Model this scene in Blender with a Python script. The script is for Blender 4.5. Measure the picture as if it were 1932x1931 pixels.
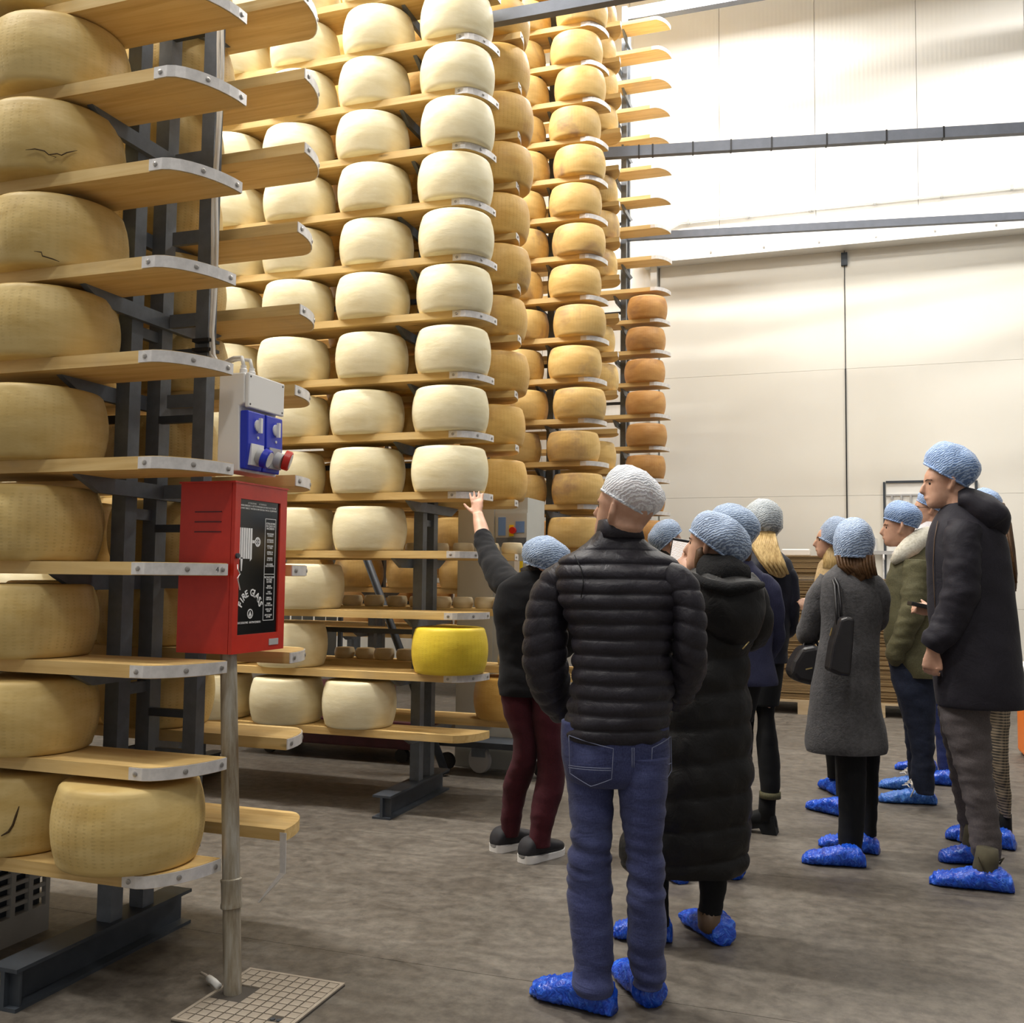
import bpy, bmesh, math, random
from mathutils import Vector, Matrix, noise
PI = math.pi
for o in list(bpy.data.objects):
    bpy.data.objects.remove(o, do_unlink=True)
scn = bpy.context.scene
COL = scn.collection

# ------------------------------------------------------------------ camera
FPX, YAW, PITCH, ROLL, EYE = 1858.8, math.radians(19.13), math.radians(3.70), math.radians(0.64), 1.36
cam_data = bpy.data.cameras.new('camera')
cam_data.sensor_fit = 'HORIZONTAL'
cam_data.sensor_width = 36.0
cam_data.lens = FPX / 1932 * 36.0
cam_data.clip_end = 100
cam = bpy.data.objects.new('camera', cam_data)
COL.objects.link(cam)
CAM_ROT = Matrix.Rotation(YAW, 4, 'Z') @ Matrix.Rotation(PI / 2 + PITCH, 4, 'X') @ Matrix.Rotation(ROLL, 4, 'Z')
cam.matrix_world = Matrix.Translation((0, 0, EYE)) @ CAM_ROT
scn.camera = cam

# ------------------------------------------------------------------ world, exposure
world = bpy.data.worlds.new('hall_ambient')
scn.world = world
world.use_nodes = True
bg = world.node_tree.nodes['Background']
bg.inputs[0].default_value = (1.0, 0.965, 0.915, 1)
bg.inputs[1].default_value = 0.30
scn.view_settings.view_transform = 'Standard'
scn.view_settings.look = 'None'
scn.view_settings.gamma = 1.0
scn.view_settings.use_curve_mapping = False
scn.view_settings.exposure = 0.0

# ------------------------------------------------------------------ ceiling lamps (area lights under real fixtures, see CEILING_LAMPS)
LAMP_COLOR = (1.0, 0.97, 0.915)
# x, y, z, size x, size y, watts
CEILING_LAMPS = [
    (-3.7, 1.15, 7.6, 1.6, 0.35, 150), (-6.3, 1.15, 7.6, 1.6, 0.35, 150),
    (-3.7, 4.15, 7.9, 1.6, 0.35, 370), (-6.3, 4.15, 7.9, 1.6, 0.35, 280),
    (-3.7, 6.9, 8.0, 1.6, 0.35, 230),
    (-3.7, 9.5, 8.2, 1.6, 0.35, 150),
    (0.4, 3.2, 8.0, 0.5, 1.6, 75), (0.4, 7.0, 8.0, 0.5, 1.6, 100),
    (-1.4, 10.3, 8.1, 1.6, 0.5, 250), (2.6, 9.8, 8.1, 1.6, 0.5, 200),
    (0.4, -0.8, 8.0, 0.5, 1.6, 110),
]

# ------------------------------------------------------------------ helpers
FWD = CAM_ROT.to_3x3()
def at(px, py, Y):
    "point of the plane y = Y that the photograph shows at pixel px, py"
    r = FWD @ Vector(((px - 966) / FPX, -(py - 965.5) / FPX, -1.0))
    return Vector((0, 0, EYE)) + r * (Y / r.y)
def on_floor(px, py, z=0.0):
    r = FWD @ Vector(((px - 966) / FPX, -(py - 965.5) / FPX, -1.0))
    return Vector((0, 0, EYE)) + r * ((z - EYE) / r.z)
def m_per_px(p):
    return (FWD.transposed() @ (Vector(p) - Vector((0, 0, EYE)))).z * -1 / FPX

MATS = {}
def new_mat(name):
    m = bpy.data.materials.new(name)
    m.use_nodes = True
    MATS[name] = m
    nt = m.node_tree
    return m, nt, nt.nodes['Principled BSDF']
def N(nt, kind, **kw):
    n = nt.nodes.new(kind)
    for k, v in kw.items():
        if k.startswith('_'):
            n.inputs[k[1:].replace('_', ' ')].default_value = v
        else:
            setattr(n, k, v)
    return n
def L(nt, a, b):
    nt.links.new(a, b)
def sock(node, name, typ=None):
    for s in node.outputs:
        if s.name == name and (typ is None or s.type == typ) and s.enabled:
            return s
def mixc(nt, fac, a, b, blend='MIX'):
    n = nt.nodes.new('ShaderNodeMix')
    n.data_type = 'RGBA'
    n.blend_type = blend
    n.clamp_factor = True
    f, ca, cb = n.inputs[0], n.inputs[6], n.inputs[7]
    for s, v in ((f, fac), (ca, a), (cb, b)):
        if hasattr(v, 'is_output'):
            L(nt, v, s)
        elif s is f:
            s.default_value = v
        else:
            s.default_value = (*v, 1) if len(v) == 3 else v
    return n.outputs[2]
def math_n(nt, op, a, b=None, c=None, clamp=False):
    n = nt.nodes.new('ShaderNodeMath')
    n.operation = op
    n.use_clamp = clamp
    for i, v in enumerate((a, b, c)):
        if v is None:
            continue
        if hasattr(v, 'is_output'):
            L(nt, v, n.inputs[i])
        else:
            n.inputs[i].default_value = v
    return n.outputs[0]
def ramp(nt, fac, stops):
    n = nt.nodes.new('ShaderNodeValToRGB')
    e = n.color_ramp.elements
    e[0].position, e[0].color = stops[0][0], (*stops[0][1], 1)
    e[1].position, e[1].color = stops[-1][0], (*stops[-1][1], 1)
    for p, c in stops[1:-1]:
        k = e.new(p)
        k.color = (*c, 1)
    L(nt, fac, n.inputs[0])
    return n.outputs[0]
def coords(nt, scale=(1, 1, 1), loc=(0, 0, 0), rot=(0, 0, 0), which='Object'):
    t = nt.nodes.new('ShaderNodeTexCoord')
    m = nt.nodes.new('ShaderNodeMapping')
    m.inputs['Scale'].default_value = scale
    m.inputs['Location'].default_value = loc
    m.inputs['Rotation'].default_value = rot
    L(nt, t.outputs[which], m.inputs['Vector'])
    return m.outputs['Vector']
def noise_n(nt, vec, scale, detail=4, rough=0.5, dist=0.0):
    n = nt.nodes.new('ShaderNodeTexNoise')
    n.inputs['Scale'].default_value = scale
    n.inputs['Detail'].default_value = detail
    n.inputs['Roughness'].default_value = rough
    n.inputs['Distortion'].default_value = dist
    if vec is not None:
        L(nt, vec, n.inputs['Vector'])
    return n.outputs['Fac']
def bump(nt, bsdf, h, strength=0.3, dist=0.01):
    b = nt.nodes.new('ShaderNodeBump')
    b.inputs['Strength'].default_value = strength
    b.inputs['Distance'].default_value = dist
    L(nt, h, b.inputs['Height'])
    L(nt, b.outputs[0], bsdf.inputs['Normal'])
def plain(name, col, rough=0.5, metal=0.0, var=0.0, vscale=8.0, bumpd=0.0, bscale=60.0):
    m, nt, b = new_mat(name)
    b.inputs['Roughness'].default_value = rough
    b.inputs['Metallic'].default_value = metal
    v = coords(nt)
    if var > 0:
        f = noise_n(nt, v, vscale, 5, 0.6)
        c = ramp(nt, f, [(0.25, tuple(max(0, x * (1 - var)) for x in col)), (0.75, tuple(min(1, x * (1 + var)) for x in col))])
        L(nt, c, b.inputs['Base Color'])
    else:
        b.inputs['Base Color'].default_value = (*col, 1)
    if bumpd > 0:
        bump(nt, b, noise_n(nt, v, bscale, 4, 0.6), 0.5, bumpd)
    return m

def cheese_mat(name, base, deep, dark, dots=0.35, blot=0.3, random_amt=0.12, bsc=5.0, thr=(0.62, 0.74)):
    m, nt, b = new_mat(name)
    tc = nt.nodes.new('ShaderNodeTexCoord')
    oi = nt.nodes.new('ShaderNodeObjectInfo')
    off = nt.nodes.new('ShaderNodeVectorMath')
    off.operation = 'SCALE'
    comb = nt.nodes.new('ShaderNodeCombineXYZ')
    for i in range(3):
        L(nt, oi.outputs['Random'], comb.inputs[i])
    L(nt, comb.outputs[0], off.inputs[0])
    off.inputs['Scale'].default_value = 37.0
    add = nt.nodes.new('ShaderNodeVectorMath')
    L(nt, tc.outputs['Object'], add.inputs[0])
    L(nt, off.outputs[0], add.inputs[1])
    v = add.outputs[0]
    st = nt.nodes.new('ShaderNodeMapping')
    st.inputs['Scale'].default_value = (3, 3, 9)
    L(nt, v, st.inputs['Vector'])
    f1 = noise_n(nt, st.outputs[0], 1.6, 5, 0.6, 0.4)
    c = ramp(nt, f1, [(0.3, deep), (0.62, base)])
    f2 = noise_n(nt, v, bsc, 4, 0.55, 0.6)
    spot = ramp(nt, f2, [(thr[0], (0, 0, 0)), (thr[1], (1, 1, 1))])
    sp = nt.nodes.new('ShaderNodeSeparateColor')
    L(nt, spot, sp.inputs[0])
    c = mixc(nt, math_n(nt, 'MULTIPLY', sp.outputs[0], blot), c, dark)
    # per wheel brightness
    hsv = nt.nodes.new('ShaderNodeHueSaturation')
    L(nt, math_n(nt, 'MULTIPLY_ADD', oi.outputs['Random'], random_amt * 2, 1 - random_amt), hsv.inputs['Value'])
    L(nt, c, hsv.inputs['Color'])
    # dotted rind: columns of pin-prick letters round the side
    sx = nt.nodes.new('ShaderNodeSeparateXYZ')
    L(nt, tc.outputs['Object'], sx.inputs[0])
    ang = math_n(nt, 'ARCTAN2', sx.outputs[1], sx.outputs[0])
    colw = math_n(nt, 'SINE', math_n(nt, 'MULTIPLY', ang, 52.0))
    roww = math_n(nt, 'SINE', math_n(nt, 'MULTIPLY', sx.outputs[2], 560.0))
    fine = noise_n(nt, v, 240.0, 2, 0.5)
    d = math_n(nt, 'MULTIPLY', math_n(nt, 'MAXIMUM', colw, 0.0), math_n(nt, 'GREATER_THAN', math_n(nt, 'ADD', roww, math_n(nt, 'MULTIPLY_ADD', fine, 2.6, -1.3)), 0.15))
    side = math_n(nt, 'LESS_THAN', math_n(nt, 'ABSOLUTE', math_n(nt, 'SUBTRACT', sx.outputs[2], 0.125)), 0.098)
    d = math_n(nt, 'MULTIPLY', d, side)
    patch = ramp(nt, noise_n(nt, v, 3.0, 2, 0.5), [(0.35, (0.15, 0.15, 0.15)), (0.6, (1, 1, 1))])
    sp2 = nt.nodes.new('ShaderNodeSeparateColor')
    L(nt, patch, sp2.inputs[0])
    d = math_n(nt, 'MULTIPLY', d, sp2.outputs[0])
    col = mixc(nt, math_n(nt, 'MULTIPLY', d, dots * 0.35), hsv.outputs[0], tuple(x * 0.62 for x in deep))
    L(nt, col, b.inputs['Base Color'])
    b.inputs['Roughness'].default_value = 0.48
    b.inputs['Specular IOR Level'].default_value = 0.35
    b.inputs['Subsurface Weight'].default_value = 0.0
    h = math_n(nt, 'ADD', math_n(nt, 'MULTIPLY', d, -dots), math_n(nt, 'MULTIPLY', noise_n(nt, st.outputs[0], 2.2, 5, 0.55), 1.2))
    bump(nt, b, h, 0.35, 0.006)
    return m
cheese_mat('rind_cream', (0.86, 0.79, 0.56), (0.76, 0.67, 0.42), (0.66, 0.52, 0.26), 0.04, 0.22, 0.05)
cheese_mat('rind_straw', (0.66, 0.50, 0.215), (0.55, 0.38, 0.125), (0.32, 0.20, 0.06), 0.7, 0.55, 0.08, 3.0, (0.54, 0.72))
cheese_mat('rind_gold', (0.72, 0.50, 0.19), (0.60, 0.38, 0.12), (0.33, 0.20, 0.12), 0.5, 0.8, 0.1, 3.2, (0.54, 0.70))
cheese_mat('rind_ochre', (0.74, 0.47, 0.14), (0.62, 0.35, 0.085), (0.36, 0.2, 0.08), 0.6, 0.6, 0.1, 3.4, (0.56, 0.72))
cheese_mat('rind_amber', (0.55, 0.30, 0.10), (0.45, 0.22, 0.065), (0.26, 0.13, 0.06), 0.2, 0.7, 0.1, 3.2, (0.54, 0.70))
cheese_mat('rind_yellow', (0.76, 0.58, 0.045), (0.66, 0.47, 0.03), (0.55, 0.36, 0.03), 0.4, 0.2, 0.02)
cheese_mat('rind_small', (0.75, 0.64, 0.42), (0.62, 0.49, 0.28), (0.45, 0.33, 0.15), 0.0, 0.4, 0.12)

def wood_mat(name, a, b_, c, scale=1.0, along=0):
    m, nt, b = new_mat(name)
    oi = nt.nodes.new('ShaderNodeObjectInfo')
    tc = nt.nodes.new('ShaderNodeTexCoord')
    add = nt.nodes.new('ShaderNodeVectorMath')
    cb = nt.nodes.new('ShaderNodeCombineXYZ')
    L(nt, math_n(nt, 'MULTIPLY', oi.outputs['Random'], 31.0), cb.inputs[0])
    L(nt, math_n(nt, 'MULTIPLY', oi.outputs['Random'], 17.0), cb.inputs[1])
    L(nt, tc.outputs['Object'], add.inputs[0])
    L(nt, cb.outputs[0], add.inputs[1])
    mp = nt.nodes.new('ShaderNodeMapping')
    s = [26 * scale, 26 * scale, 26 * scale]
    s[along] = 1.5 * scale
    mp.inputs['Scale'].default_value = s
    L(nt, add.outputs[0], mp.inputs['Vector'])
    f = noise_n(nt, mp.outputs[0], 1.0, 5, 0.6, 0.8)
    col = ramp(nt, f, [(0.25, c), (0.5, a), (0.75, b_)])
    mp2 = nt.nodes.new('ShaderNodeMapping')
    s2 = [9, 9, 9]
    s2[along] = 2.2
    mp2.inputs['Scale'].default_value = s2
    L(nt, add.outputs[0], mp2.inputs['Vector'])
    vo = nt.nodes.new('ShaderNodeTexVoronoi')
    vo.inputs['Scale'].default_value = 1.1
    L(nt, mp2.outputs[0], vo.inputs['Vector'])
    kn = ramp(nt, vo.outputs['Distance'], [(0.03, (1, 1, 1)), (0.1, (0, 0, 0))])
    sp = nt.nodes.new('ShaderNodeSeparateColor')
    L(nt, kn, sp.inputs[0])
    col = mixc(nt, math_n(nt, 'MULTIPLY', sp.outputs[0], 0.7), col, tuple(x * 0.4 for x in c))
    # worn, greyed patches
    w = ramp(nt, noise_n(nt, add.outputs[0], 5.0, 4, 0.6), [(0.55, (0, 0, 0)), (0.8, (1, 1, 1))])
    sw = nt.nodes.new('ShaderNodeSeparateColor')
    L(nt, w, sw.inputs[0])
    col = mixc(nt, math_n(nt, 'MULTIPLY', sw.outputs[0], 0.35), col, (0.36, 0.29, 0.2))
    L(nt, col, b.inputs['Base Color'])
    b.inputs['Roughness'].default_value = 0.62
    bump(nt, b, f, 0.25, 0.002)
    return m
wood_mat('pine', (0.66, 0.45, 0.175), (0.74, 0.55, 0.25), (0.52, 0.32, 0.10))
wood_mat('pallet_wood', (0.55, 0.42, 0.26), (0.62, 0.5, 0.32), (0.4, 0.29, 0.16))
plain('steel_paint', (0.135, 0.155, 0.185), 0.45, 0.2, 0.18, 20, 0.0008, 90)
plain('steel_dark', (0.05, 0.06, 0.075), 0.5, 0.2, 0.2, 14)
plain('beam_grey', (0.15, 0.165, 0.2), 0.45, 0.2, 0.12, 10)
plain('aluminium', (0.74, 0.72, 0.71), 0.42, 0.35, 0.16, 30)
plain('screw_steel', (0.42, 0.40, 0.38), 0.35, 0.8)
plain('wall_white', (0.86, 0.855, 0.82), 0.5, 0, 0.03, 1.3)
plain('header_white', (0.84, 0.84, 0.81), 0.3, 0, 0.03, 2)
plain('plastic_white', (0.82, 0.81, 0.79), 0.38)
plain('plastic_blue', (0.012, 0.03, 0.50), 0.35)
plain('plastic_red', (0.62, 0.025, 0.015), 0.35)
plain('grey_plate', (0.45, 0.45, 0.45), 0.45)
plain('black_plastic', (0.012, 0.012, 0.014), 0.35)
plain('print_white', (0.86, 0.86, 0.86), 0.5)
plain('glass_black', (0.008, 0.009, 0.010), 0.12)
plain('cabinet_grey', (0.50, 0.51, 0.48), 0.45, 0, 0.05, 5)
plain('label_blue', (0.16, 0.30, 0.62), 0.5)
plain('switch_yellow', (0.9, 0.68, 0.02), 0.4)
plain('machine_red', (0.07, 0.012, 0.02), 0.45, 0, 0.3, 8)
plain('rubber', (0.02, 0.02, 0.02), 0.7)
plain('strip_pvc', (0.16, 0.18, 0.19), 0.25)
plain('orange_plastic', (0.85, 0.20, 0.015), 0.4)
plain('crate_plastic', (0.40, 0.39, 0.37), 0.5, 0, 0.12, 6)
plain('pipe_wrap', (0.82, 0.81, 0.78), 0.5)
def build_special_mats():
    # red enamel cabinet
    m, nt, b = new_mat('red_enamel')
    v = coords(nt)
    c = ramp(nt, noise_n(nt, v, 14, 5, 0.6), [(0.3, (0.50, 0.022, 0.012)), (0.7, (0.60, 0.034, 0.017))])
    L(nt, c, b.inputs['Base Color'])
    b.inputs['Roughness'].default_value = 0.33
    # galvanised pipe with rusty streaks
    m, nt, b = new_mat('galvanised')
    f = noise_n(nt, coords(nt, (30, 30, 2.2)), 1.0, 6, 0.65)
    c = ramp(nt, f, [(0.32, (0.17, 0.115, 0.06)), (0.5, (0.33, 0.29, 0.22)), (0.72, (0.5, 0.48, 0.43))])
    L(nt, c, b.inputs['Base Color'])
    b.inputs['Metallic'].default_value = 0.35
    b.inputs['Roughness'].default_value = 0.45
    bump(nt, b, f, 0.3, 0.002)
    # concrete floor
    m, nt, b = new_mat('concrete')
    v = coords(nt, which='Object')
    f1 = noise_n(nt, v, 0.5, 6, 0.62, 0.8)
    c = ramp(nt, f1, [(0.32, (0.062, 0.052, 0.042)), (0.5, (0.098, 0.083, 0.067)), (0.68, (0.165, 0.145, 0.118))])
    f2 = noise_n(nt, coords(nt, (1, 2.2, 1), (0, 0, 0), (0, 0, 0.3)), 2.6, 8, 0.68, 1.4)
    c = mixc(nt, 0.5, c, ramp(nt, f2, [(0.34, (0.055, 0.048, 0.040)), (0.5, (0.105, 0.09, 0.073)), (0.68, (0.21, 0.19, 0.155))]))
    f3 = noise_n(nt, v, 16, 6, 0.7)
    c = mixc(nt, 0.42, c, ramp(nt, f3, [(0.36, (0.045, 0.038, 0.032)), (0.66, (0.21, 0.185, 0.155))]))
    fl = noise_n(nt, coords(nt, (9, 2.5, 1), (3, 1, 0), (0, 0, 0.5)), 3.0, 6, 0.7, 2.0)
    c = mixc(nt, math_n(nt, 'MULTIPLY', math_n(nt, 'GREATER_THAN', fl, 0.68), 0.4), c, (0.26, 0.235, 0.19))
    L(nt, c, b.inputs['Base Color'])
    rr = ramp(nt, f2, [(0.3, (0.42, 0.42, 0.42)), (0.7, (0.72, 0.72, 0.72))])
    L(nt, rr, b.inputs['Roughness'])
    b.inputs['Specular IOR Level'].default_value = 0.4
    bump(nt, b, math_n(nt, 'ADD', f3, math_n(nt, 'MULTIPLY', f2, 1.5)), 0.25, 0.004)
    plain('joint_dark', (0.07, 0.06, 0.05), 0.9)
    plain('cast_iron', (0.36, 0.31, 0.25), 0.6, 0.1, 0.25, 12, 0.001, 80)
    # ribbed insulated wall panel
    m, nt, b = new_mat('panel_white')
    b.inputs['Base Color'].default_value = (0.86, 0.85, 0.81, 1)
    v = coords(nt)
    L(nt, ramp(nt, noise_n(nt, v, 1.2, 4, 0.55), [(0.3, (0.83, 0.815, 0.77)), (0.7, (0.88, 0.87, 0.835))]), b.inputs['Base Color'])
    b.inputs['Roughness'].default_value = 0.42
    s = nt.nodes.new('ShaderNodeSeparateXYZ')
    L(nt, v, s.inputs[0])
    bump(nt, b, math_n(nt, 'SINE', math_n(nt, 'MULTIPLY', s.outputs[0], 2 * PI / 0.05)), 0.25, 0.0015)
    # sliding door skin with scuffs
    m, nt, b = new_mat('door_cream')
    v = coords(nt)
    c = ramp(nt, noise_n(nt, v, 0.7, 4, 0.5), [(0.3, (0.76, 0.735, 0.66)), (0.7, (0.83, 0.81, 0.745))])
    sc = noise_n(nt, coords(nt, (0.9, 1, 26)), 2.0, 6, 0.7, 0.6)
    c = mixc(nt, math_n(nt, 'MULTIPLY', math_n(nt, 'GREATER_THAN', sc, 0.70), 0.22), c, (0.42, 0.40, 0.36))
    L(nt, c, b.inputs['Base Color'])
    b.inputs['Roughness'].default_value = 0.36
    # cardboard edges
    m, nt, b = new_mat('cardboard')
    v = coords(nt, (0.15, 0.15, 70))
    c = ramp(nt, noise_n(nt, v, 1.0, 3, 0.6), [(0.3, (0.20, 0.125, 0.055)), (0.7, (0.40, 0.275, 0.13))])
    L(nt, c, b.inputs['Base Color'])
    b.inputs['Roughness'].default_value = 0.8
    # lamp diffuser
    m, nt, b = new_mat('lamp_diffuser')
    b.inputs['Emission Color'].default_value = (*LAMP_COLOR, 1)
    b.inputs['Emission Strength'].default_value = 12.0
build_special_mats()

class MB:
    "collects shapes, then links them as one mesh object"
    def __init__(s):
        s.v, s.f = [], []
    def add(s, vs, fs):
        o = len(s.v)
        s.v += [Vector(v) for v in vs]
        s.f += [tuple(i + o for i in f) for f in fs]
        return s
    def box(s, a, b):
        (x0, y0, z0), (x1, y1, z1) = a, b
        return s.add([(x0, y0, z0), (x1, y0, z0), (x1, y1, z0), (x0, y1, z0), (x0, y0, z1), (x1, y0, z1), (x1, y1, z1), (x0, y1, z1)],
                     [(0, 3, 2, 1), (4, 5, 6, 7), (0, 1, 5, 4), (1, 2, 6, 5), (2, 3, 7, 6), (3, 0, 4, 7)])
    def obox(s, c, ux, uy, uz):
        c, ux, uy, uz = Vector(c), Vector(ux), Vector(uy), Vector(uz)
        vs = [c + ux * i + uy * j + uz * k for k in (-1, 1) for j in (-1, 1) for i in (-1, 1)]
        return s.add(vs, [(0, 2, 3, 1), (4, 5, 7, 6), (0, 1, 5, 4), (1, 3, 7, 5), (3, 2, 6, 7), (2, 0, 4, 6)])
    def prism(s, poly, z0, z1, axis=2):
        n = len(poly)
        def P(p, z):
            return (p[0], p[1], z) if axis == 2 else ((p[0], z, p[1]) if axis == 1 else (z, p[0], p[1]))
        vs = [P(p, z0) for p in poly] + [P(p, z1) for p in poly]
        fs = [tuple(range(n))[::-1], tuple(range(n, 2 * n))] + [(i, (i + 1) % n, (i + 1) % n + n, i + n) for i in range(n)]
        return s.add(vs, fs)
    def lathe(s, prof, n=24, base=(0, 0, 0), axis=(0, 0, 1)):
        q = Vector(axis).to_track_quat('Z', 'Y').to_matrix()
        base = Vector(base)
        vs, fs = [], []
        for r, z in prof:
            for i in range(n):
                a = 2 * PI * i / n
                vs.append(base + q @ Vector((r * math.cos(a), r * math.sin(a), z)))
        for j in range(len(prof) - 1):
            for i in range(n):
                k = (i + 1) % n
                fs.append((j * n + i, j * n + k, (j + 1) * n + k, (j + 1) * n + i))
        fs.append(tuple(range(n))[::-1])
        fs.append(tuple((len(prof) - 1) * n + i for i in range(n)))
        return s.add(vs, fs)
    def cyl(s, a, b, r, n=12):
        a, b = Vector(a), Vector(b)
        return s.lathe([(r, 0), (r, (b - a).length)], n, a, b - a)
    def tube(s, pts, r, n=8):
        pts = [Vector(p) for p in pts]
        return s.loft([(p, r, r) for p in pts], n)
    def loft(s, rings, n=16):
        "rings: (point, rx, ry) swept with parallel transport"
        vs, fs = [], []
        P = [Vector(r[0]) for r in rings]
        T = []
        for i in range(len(P)):
            t = P[min(i + 1, len(P) - 1)] - P[max(i - 1, 0)]
            T.append(t.normalized() if t.length > 1e-9 else Vector((0, 0, 1)))
        up = Vector((0, 1, 0)) if abs(T[0].y) < 0.9 else Vector((1, 0, 0))
        u = (up - T[0] * up.dot(T[0])).normalized()
        for i in range(len(P)):
            u = (u - T[i] * u.dot(T[i])).normalized()
            w = T[i].cross(u)
            for k in range(n):
                a = 2 * PI * k / n
                vs.append(P[i] + w * (rings[i][1] * math.cos(a)) + u * (rings[i][2] * math.sin(a)))
        for j in range(len(P) - 1):
            for i in range(n):
                k = (i + 1) % n
                fs.append((j * n + i, j * n + k, (j + 1) * n + k, (j + 1) * n + i))
        fs.append(tuple(range(n))[::-1])
        fs.append(tuple((len(P) - 1) * n + i for i in range(n)))
        return s.add(vs, fs)
    def mesh(s, name, mat=None, smooth=False, sharp=None):
        me = bpy.data.meshes.new(name)
        me.from_pydata([tuple(v) for v in s.v], [], s.f)
        if mat:
            me.materials.append(MATS[mat])
        bm = bmesh.new()
        bm.from_mesh(me)
        bmesh.ops.recalc_face_normals(bm, faces=bm.faces)
        bm.to_mesh(me)
        bm.free()
        if smooth:
            me.shade_smooth()
            if sharp:
                me.set_sharp_from_angle(angle=math.radians(sharp))
        return me
    def build(s, name, mat, parent=None, smooth=False, sharp=None, loc=None):
        return link(name, s.mesh(name, mat, smooth, sharp), parent, loc)
def link(name, me, parent=None, loc=None):
    o = bpy.data.objects.new(name, me)
    COL.objects.link(o)
    if parent:
        o.parent = parent
    if loc is not None:
        o.location = loc
    return o
def tag(o, label=None, cat=None, group=None, kind=None):
    for k, v in (('label', label), ('category', cat), ('group', group), ('kind', kind)):
        if v:
            o[k] = v
    return o
def thing(name, label, cat, loc=(0, 0, 0), rz=0.0, group=None, kind=None):
    o = bpy.data.objects.new(name, None)
    COL.objects.link(o)
    o.location = loc
    o.rotation_euler = (0, 0, rz)
    o.empty_display_size = 0.1
    return tag(o, label, cat, group, kind)
def bevel(o, w, seg=2):
    m = o.modifiers.new('bevel', 'BEVEL')
    m.width = w
    m.segments = seg
    m.limit_method = 'ANGLE'
    return o
ORD = ['first', 'second', 'third', 'fourth', 'fifth', 'sixth', 'seventh', 'eighth', 'ninth', 'tenth', 'eleventh', 'twelfth',
       'thirteenth', 'fourteenth', 'fifteenth', 'sixteenth', 'seventeenth', 'eighteenth', 'nineteenth', 'twentieth', 'twenty-first', 'twenty-second']
# ------------------------------------------------------------------ the hall: floor, ceiling, back wall
floor = tag(MB().box((-9.5, -3, -0.08), (6.5, 14, -0.012)).build('floor', 'joint_dark'), 'grey brown concrete floor of the warehouse', None, None, 'structure')
ys = [-3, 1.55, 3.24, 4.755, 6.25, 8.3, 10.9, 14]
xs = [-9.5, -4.55, 3.4, 6.5]
for j in range(len(ys) - 1):
    for i in range(len(xs) - 1):
        xx = xs
        MB().box((xx[i] + 0.0012, ys[j] + 0.0012, -0.012), (xx[i + 1] - 0.0012, ys[j + 1] - 0.0012, 0.0)).build('floor_slab', 'concrete', floor)
ceiling = tag(MB().box((-9.5, -3, 8.95), (6.5, 14, 9.05)).build('ceiling', 'wall_white'), 'white ceiling panels above the racks', None, None, 'structure')

for n, (x, y, z, sx, sy, w) in enumerate(CEILING_LAMPS):
    t = thing('ceiling_lamp', 'long white lamp hung under the ceiling', 'lamp', (x, y, z), 0, 'ceiling lamps above the aisles')
    MB().box((-sx / 2, -sy / 2, 0.02), (sx / 2, sy / 2, 0.10)).build('housing', 'plastic_white', t)
    for s in (-1, 1):
        MB().cyl((s * sx * 0.4, 0, 0.10), (s * sx * 0.4, 0, 8.95 - z), 0.008, 6).build('hanger', 'aluminium', t)
    MB().box((-sx / 2 + 0.02, -sy / 2 + 0.02, 0.01), (sx / 2 - 0.02, sy / 2 - 0.02, 0.022)).build('diffuser', 'lamp_diffuser', t)
    ld = bpy.data.lights.new('lamp_light', 'AREA')
    ld.shape = 'RECTANGLE'
    ld.size, ld.size_y, ld.energy, ld.color = sx, sy, w, LAMP_COLOR
    lo = bpy.data.objects.new('lamp_light', ld)
    COL.objects.link(lo)
    lo.parent = t

WALL = 12.0
tag(MB().box((-9.6, -3, 0), (-9.5, 14, 9.0)).build('wall_left', 'wall_white'), 'white side wall at the far end of the rack aisles', None, None, 'structure')
wall = tag(MB().box((-9.5, WALL + 0.06, 0), (6.5, WALL + 0.30, 9.0)).build('wall_back', 'wall_white'), 'white insulated panel wall closing the far end', None, None, 'structure')
HDR = 5.36
x = -9.42
k = 0
while x < 6.4:          # upright ribbed panels above the door header
    z0 = HDR if x > -2.75 else 0.0
    MB().box((x + 0.0025, WALL, z0), (min(x + 1.13, 6.5) - 0.0025, WALL + 0.06, 9.0)).build('panel', 'panel_white', wall)
    x += 1.13
MB().box((-9.5, WALL + 0.04, 0), (-2.3, WALL + 0.061, 9.0)).build('panel_backing', 'panel_white', wall)
header = tag(MB().prism([(WALL - 0.26, 5.20), (WALL, 5.20), (WALL, 5.62), (WALL - 0.05, 5.62), (WALL - 0.26, 5.36)], -2.42, 6.5, 0).build('trim_1', 'header_white'), 'white sloping cover over the sliding door track', None, None, 'structure')
for i in range(14):
    MB().cyl((-2.2 + i * 0.62, WALL - 0.262, 5.26), (-2.2 + i * 0.62, WALL - 0.268, 5.26), 0.012, 8).build('screw', 'screw_steel', header)
# conduit on the wall
pts = [(-2.25, WALL - 0.03, 5.60), (-2.13, WALL - 0.03, 5.68), (-1.98, WALL - 0.03, 5.75)] + [(-1.98 + i * 0.75, WALL - 0.03, 5.75 - 0.002 * i) for i in range(1, 9)]
t = thing('wall_conduit', 'thin grey cable conduit clipped along the white back wall', 'conduit')
MB().tube(pts, 0.018, 8).build('conduit', 'plastic_white', t, True)
for i in range(9):
    MB().box((-1.9 + i * 0.72, WALL - 0.055, 5.72), (-1.87 + i * 0.72, WALL, 5.775)).build('clip', 'grey_plate', t)
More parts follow.
